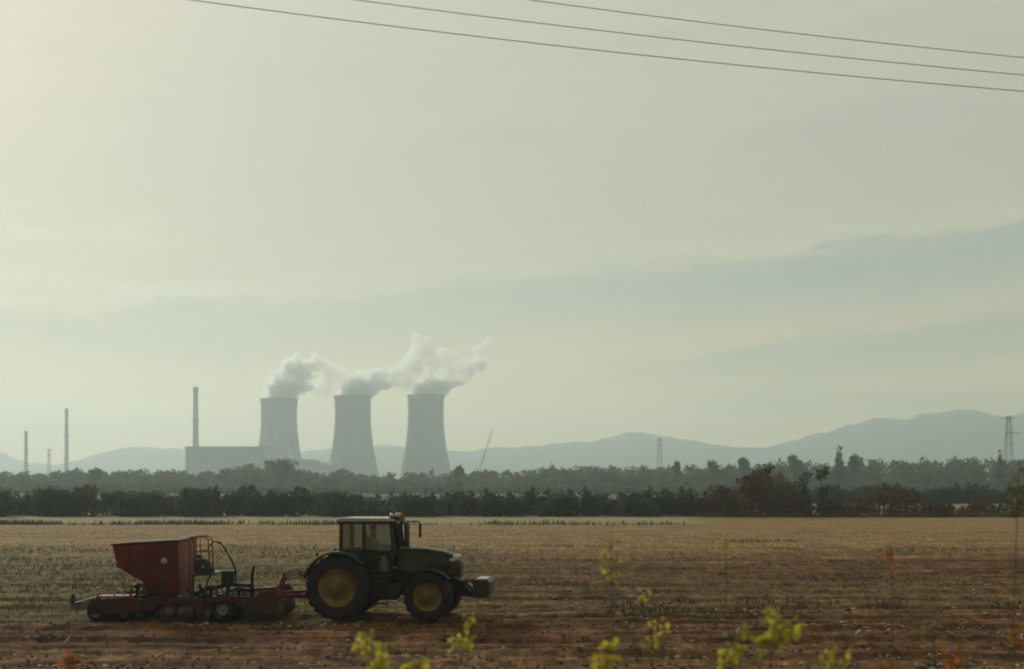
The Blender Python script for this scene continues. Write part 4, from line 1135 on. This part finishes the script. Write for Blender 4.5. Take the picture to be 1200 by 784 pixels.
# small frames between drill and tractor
cl = MB(); cl.box((dx(312), -.5, dz(694)), (.42, 1.0, .20)); cl.tube([(dx(300), -1.1, dz(690)), (dx(326), -1.1, dz(688)), (dx(331), -1.1, dz(676))], .04, 8); cl.bar((dx(326), -.4, dz(700)), (dx(328), -.4, dz(672)), .09)
cl.build('headstock', M_red, DR, bevel=.02)
db = MB(); db.bar((dx(316), -.6, dz(700)), (dx(357), 0, dz(702)), .10, .12); db.bar((dx(316), .6, dz(700)), (dx(357), 0, dz(702)), .10, .12); db.box((dx(358), 0, dz(703)), (.2, .12, .12)); db.bar((dx(328), 0, dz(697)), (dx(366), 0, dz(696)), .10)
db.build('drawbar', M_red, DR)
for i, (a, b_, y) in enumerate(((668.5, 676, -.25), (672, 681, -.10), (675, 684, .1), (679, 688, .2))):
    MB().tube([(dx(326), y, dz(680 + i)), (dx(332), y, dz(a + 3)), (dx(342), y, dz(a)), (dx(354), y, dz(b_)), (dx(363), y, dz(690)), (dx(368), y, dz(686))], .022, 6).build('hydraulic_hose', M_black, DR)

# ------------------------------------------------------------------ trackside saplings
def leaf_shape(mb, p, d, n, L, W):
    s = d.cross(n).normalized()
    up = n.normalized()
    mb.add([p, p + d*L*.35 + s*W*.5 + up*W*.12, p + d*L*.7 + s*W*.38 + up*W*.10, p + d*L, p + d*L*.7 - s*W*.38 + up*W*.10, p + d*L*.35 - s*W*.5 + up*W*.12, p + d*L*.4], [(0, 6, 1), (1, 6, 3, 2), (0, 5, 6), (5, 4, 3, 6)])
L_yel = leafmat('yellow_leaves', [(.42, .38, .04), (.62, .54, .06), (.72, .58, .09)], 6.0, .6, .5)
L_ygr = leafmat('yellow_green_leaves', [(.34, .33, .04), (.50, .45, .055), (.62, .52, .08)], 6.0, .6, .5)
L_org = leafmat('orange_leaves', [(.36, .10, .03), (.48, .16, .04), (.55, .24, .06)], 6.0, .55, .5)
L_dry = leafmat('dry_leaves', [(.20, .14, .06), (.30, .22, .09)], 6.0, .4, .6)
M_stem = mat('sapling_stem', (.13, .085, .05), .85, .25, 20.0)
def sapling(label, Yp, stem_px, clusters, matl, seed, leaf=.055):
    rnd = random.Random(seed)
    bx, ty = stem_px
    top = P(bx, ty, Yp); g0 = ground_z(top.x, Yp)
    root = thing('sapling', label, 'sapling', (top.x - .05, Yp, g0))
    o = Vector((top.x - .05, Yp, g0)); h = top.z - g0
    st = MB(); lean = Vector((top.x - o.x, 0, 0))
    def axis(k): return Vector((.05 * k + .03 * math.sin(k * 5 + seed), .03 * math.sin(k * 4 + seed), h * k))
    st.tube([axis(k / 8) for k in range(9)], [.0085 * (1 - .8 * k / 8) + .0015 for k in range(9)], 6)
    lf = MB()
    for (px, py, rp, n) in clusters:
        c = P(px, py, Yp) - o; R = rp * 1.2 / F * Yp
        k = max(.25, min(.97, (c.z - R * 1.2) / h)); s = axis(k)
        st.tube([s, s.lerp(c, .5) + Vector((0, 0, -.02)), c + Vector((0, 0, R * .5))], [.0035, .0025, .0015], 5)
        for i in range(int(n * 2.0)):
            q = c + Vector((rnd.gauss(0, .55) * R, rnd.gauss(0, .55) * R, rnd.gauss(0, .55) * R))
            d = Vector((rnd.gauss(0, .8), rnd.gauss(0, .6), rnd.gauss(-.35, .6))).normalized()
            nn = Vector((rnd.gauss(0, .5), rnd.gauss(-.6, .4), rnd.gauss(.5, .5))).normalized()
            L = leaf * rnd.uniform(.65, 1.25); leaf_shape(lf, q, d, nn, L, L * .62)
            if rnd.random() < .4: st.tube([s.lerp(c, .8), q], [.002, .0012], 3, cap=False)
    lf.build('leaves', matl, root, recalc=False)
    st.build('stem', M_stem, root)
sapling('yellow sapling in front of the gap under the tractor', 8.5, (432, 742), [(426, 750, 9, 9), (440, 765, 13, 16), (446, 778, 12, 12)], L_yel, 1)
sapling('small yellow sapling tip at the bottom, below the tractor front', 8.5, (488, 768), [(487, 778, 9, 11)], L_yel, 2)
sapling('yellow and brown sapling in front of the tractor weight block', 9.5, (545, 722), [(545, 745, 14, 16), (534, 752, 9, 7), (550, 726, 7, 4)], L_yel, 3, .05)
sapling('bright yellow sapling standing alone at the bottom centre', 8, (712, 745), [(708, 771, 11, 13), (712, 757, 7, 6), (702, 780, 9, 8)], L_yel, 4)
sapling('thin tall sapling with a few pale green leaves in mid-field', 11, (718, 634), [(717, 642, 11, 9), (713, 660, 10, 8), (713, 676, 7, 4)], L_ygr, 5, .05)
sapling('thin sapling with sparse yellow leaves right of mid-view', 10, (768, 690), [(756, 698, 7, 5), (773, 736, 10, 8), (766, 750, 8, 7), (760, 749, 5, 3)], L_yel, 6, .05)
sapling('yellow green sapling just left of the brightest one', 8, (872, 728), [(852, 772, 12, 14), (858, 758, 9, 7), (872, 735, 7, 5)], L_ygr, 7)
sapling('brightest sapling, a dense cluster of lime yellow leaves', 8, (905, 716), [(903, 726, 9, 9), (922, 737, 14, 17), (895, 751, 9, 8), (915, 748, 11, 9)], L_ygr, 8, .062)
sapling('low yellow green sapling tip at the bottom, right of the brightest', 8.5, (976, 762), [(974, 774, 13, 14), (988, 770, 6, 4)], L_ygr, 9)
sapling('tall thin sapling with an orange tuft in mid-field', 11, (1044, 638), [(1044, 646, 10, 9), (1040, 652, 8, 5)], L_org, 10, .045)
sapling('brown orange sapling at the lower right', 9, (1095, 735), [(1095, 746, 10, 10), (1082, 742, 7, 5)], L_dry, 11, .05)
sapling('orange sapling at the bottom, beside the brown orange one', 9, (1118, 764), [(1116, 772, 11, 13), (1122, 780, 9, 8)], L_org, 12, .05)
sapling('red orange sapling touching the right edge', 9, (1192, 734), [(1192, 744, 9, 10), (1198, 755, 9, 8)], L_org, 13, .05)
sapling('tall green leaved sapling reaching up at the right edge', 10, (1193, 540), [(1191, 556, 8, 5), (1188, 571, 9, 7), (1196, 580, 8, 7), (1185, 598, 6, 4), (1196, 594, 7, 5)], leafmat('dull_green_leaves', [(.10, .11, .03), (.17, .17, .05), (.26, .23, .07)], 6.0, .5, .5), 14, .05)
sapling('red orange sapling tip at the bottom left corner', 9, (82, 765), [(80, 774, 11, 12), (88, 780, 9, 7)], L_org, 15, .045)
sapling('spindly sapling with one yellow tuft before the copse', 12, (848, 630), [(848, 637, 7, 6)], L_ygr, 16, .05)
sapling('low orange sapling tip at the bottom, between two brighter ones', 9, (1032, 772), [(1034, 780, 9, 9)], L_org, 17, .045)
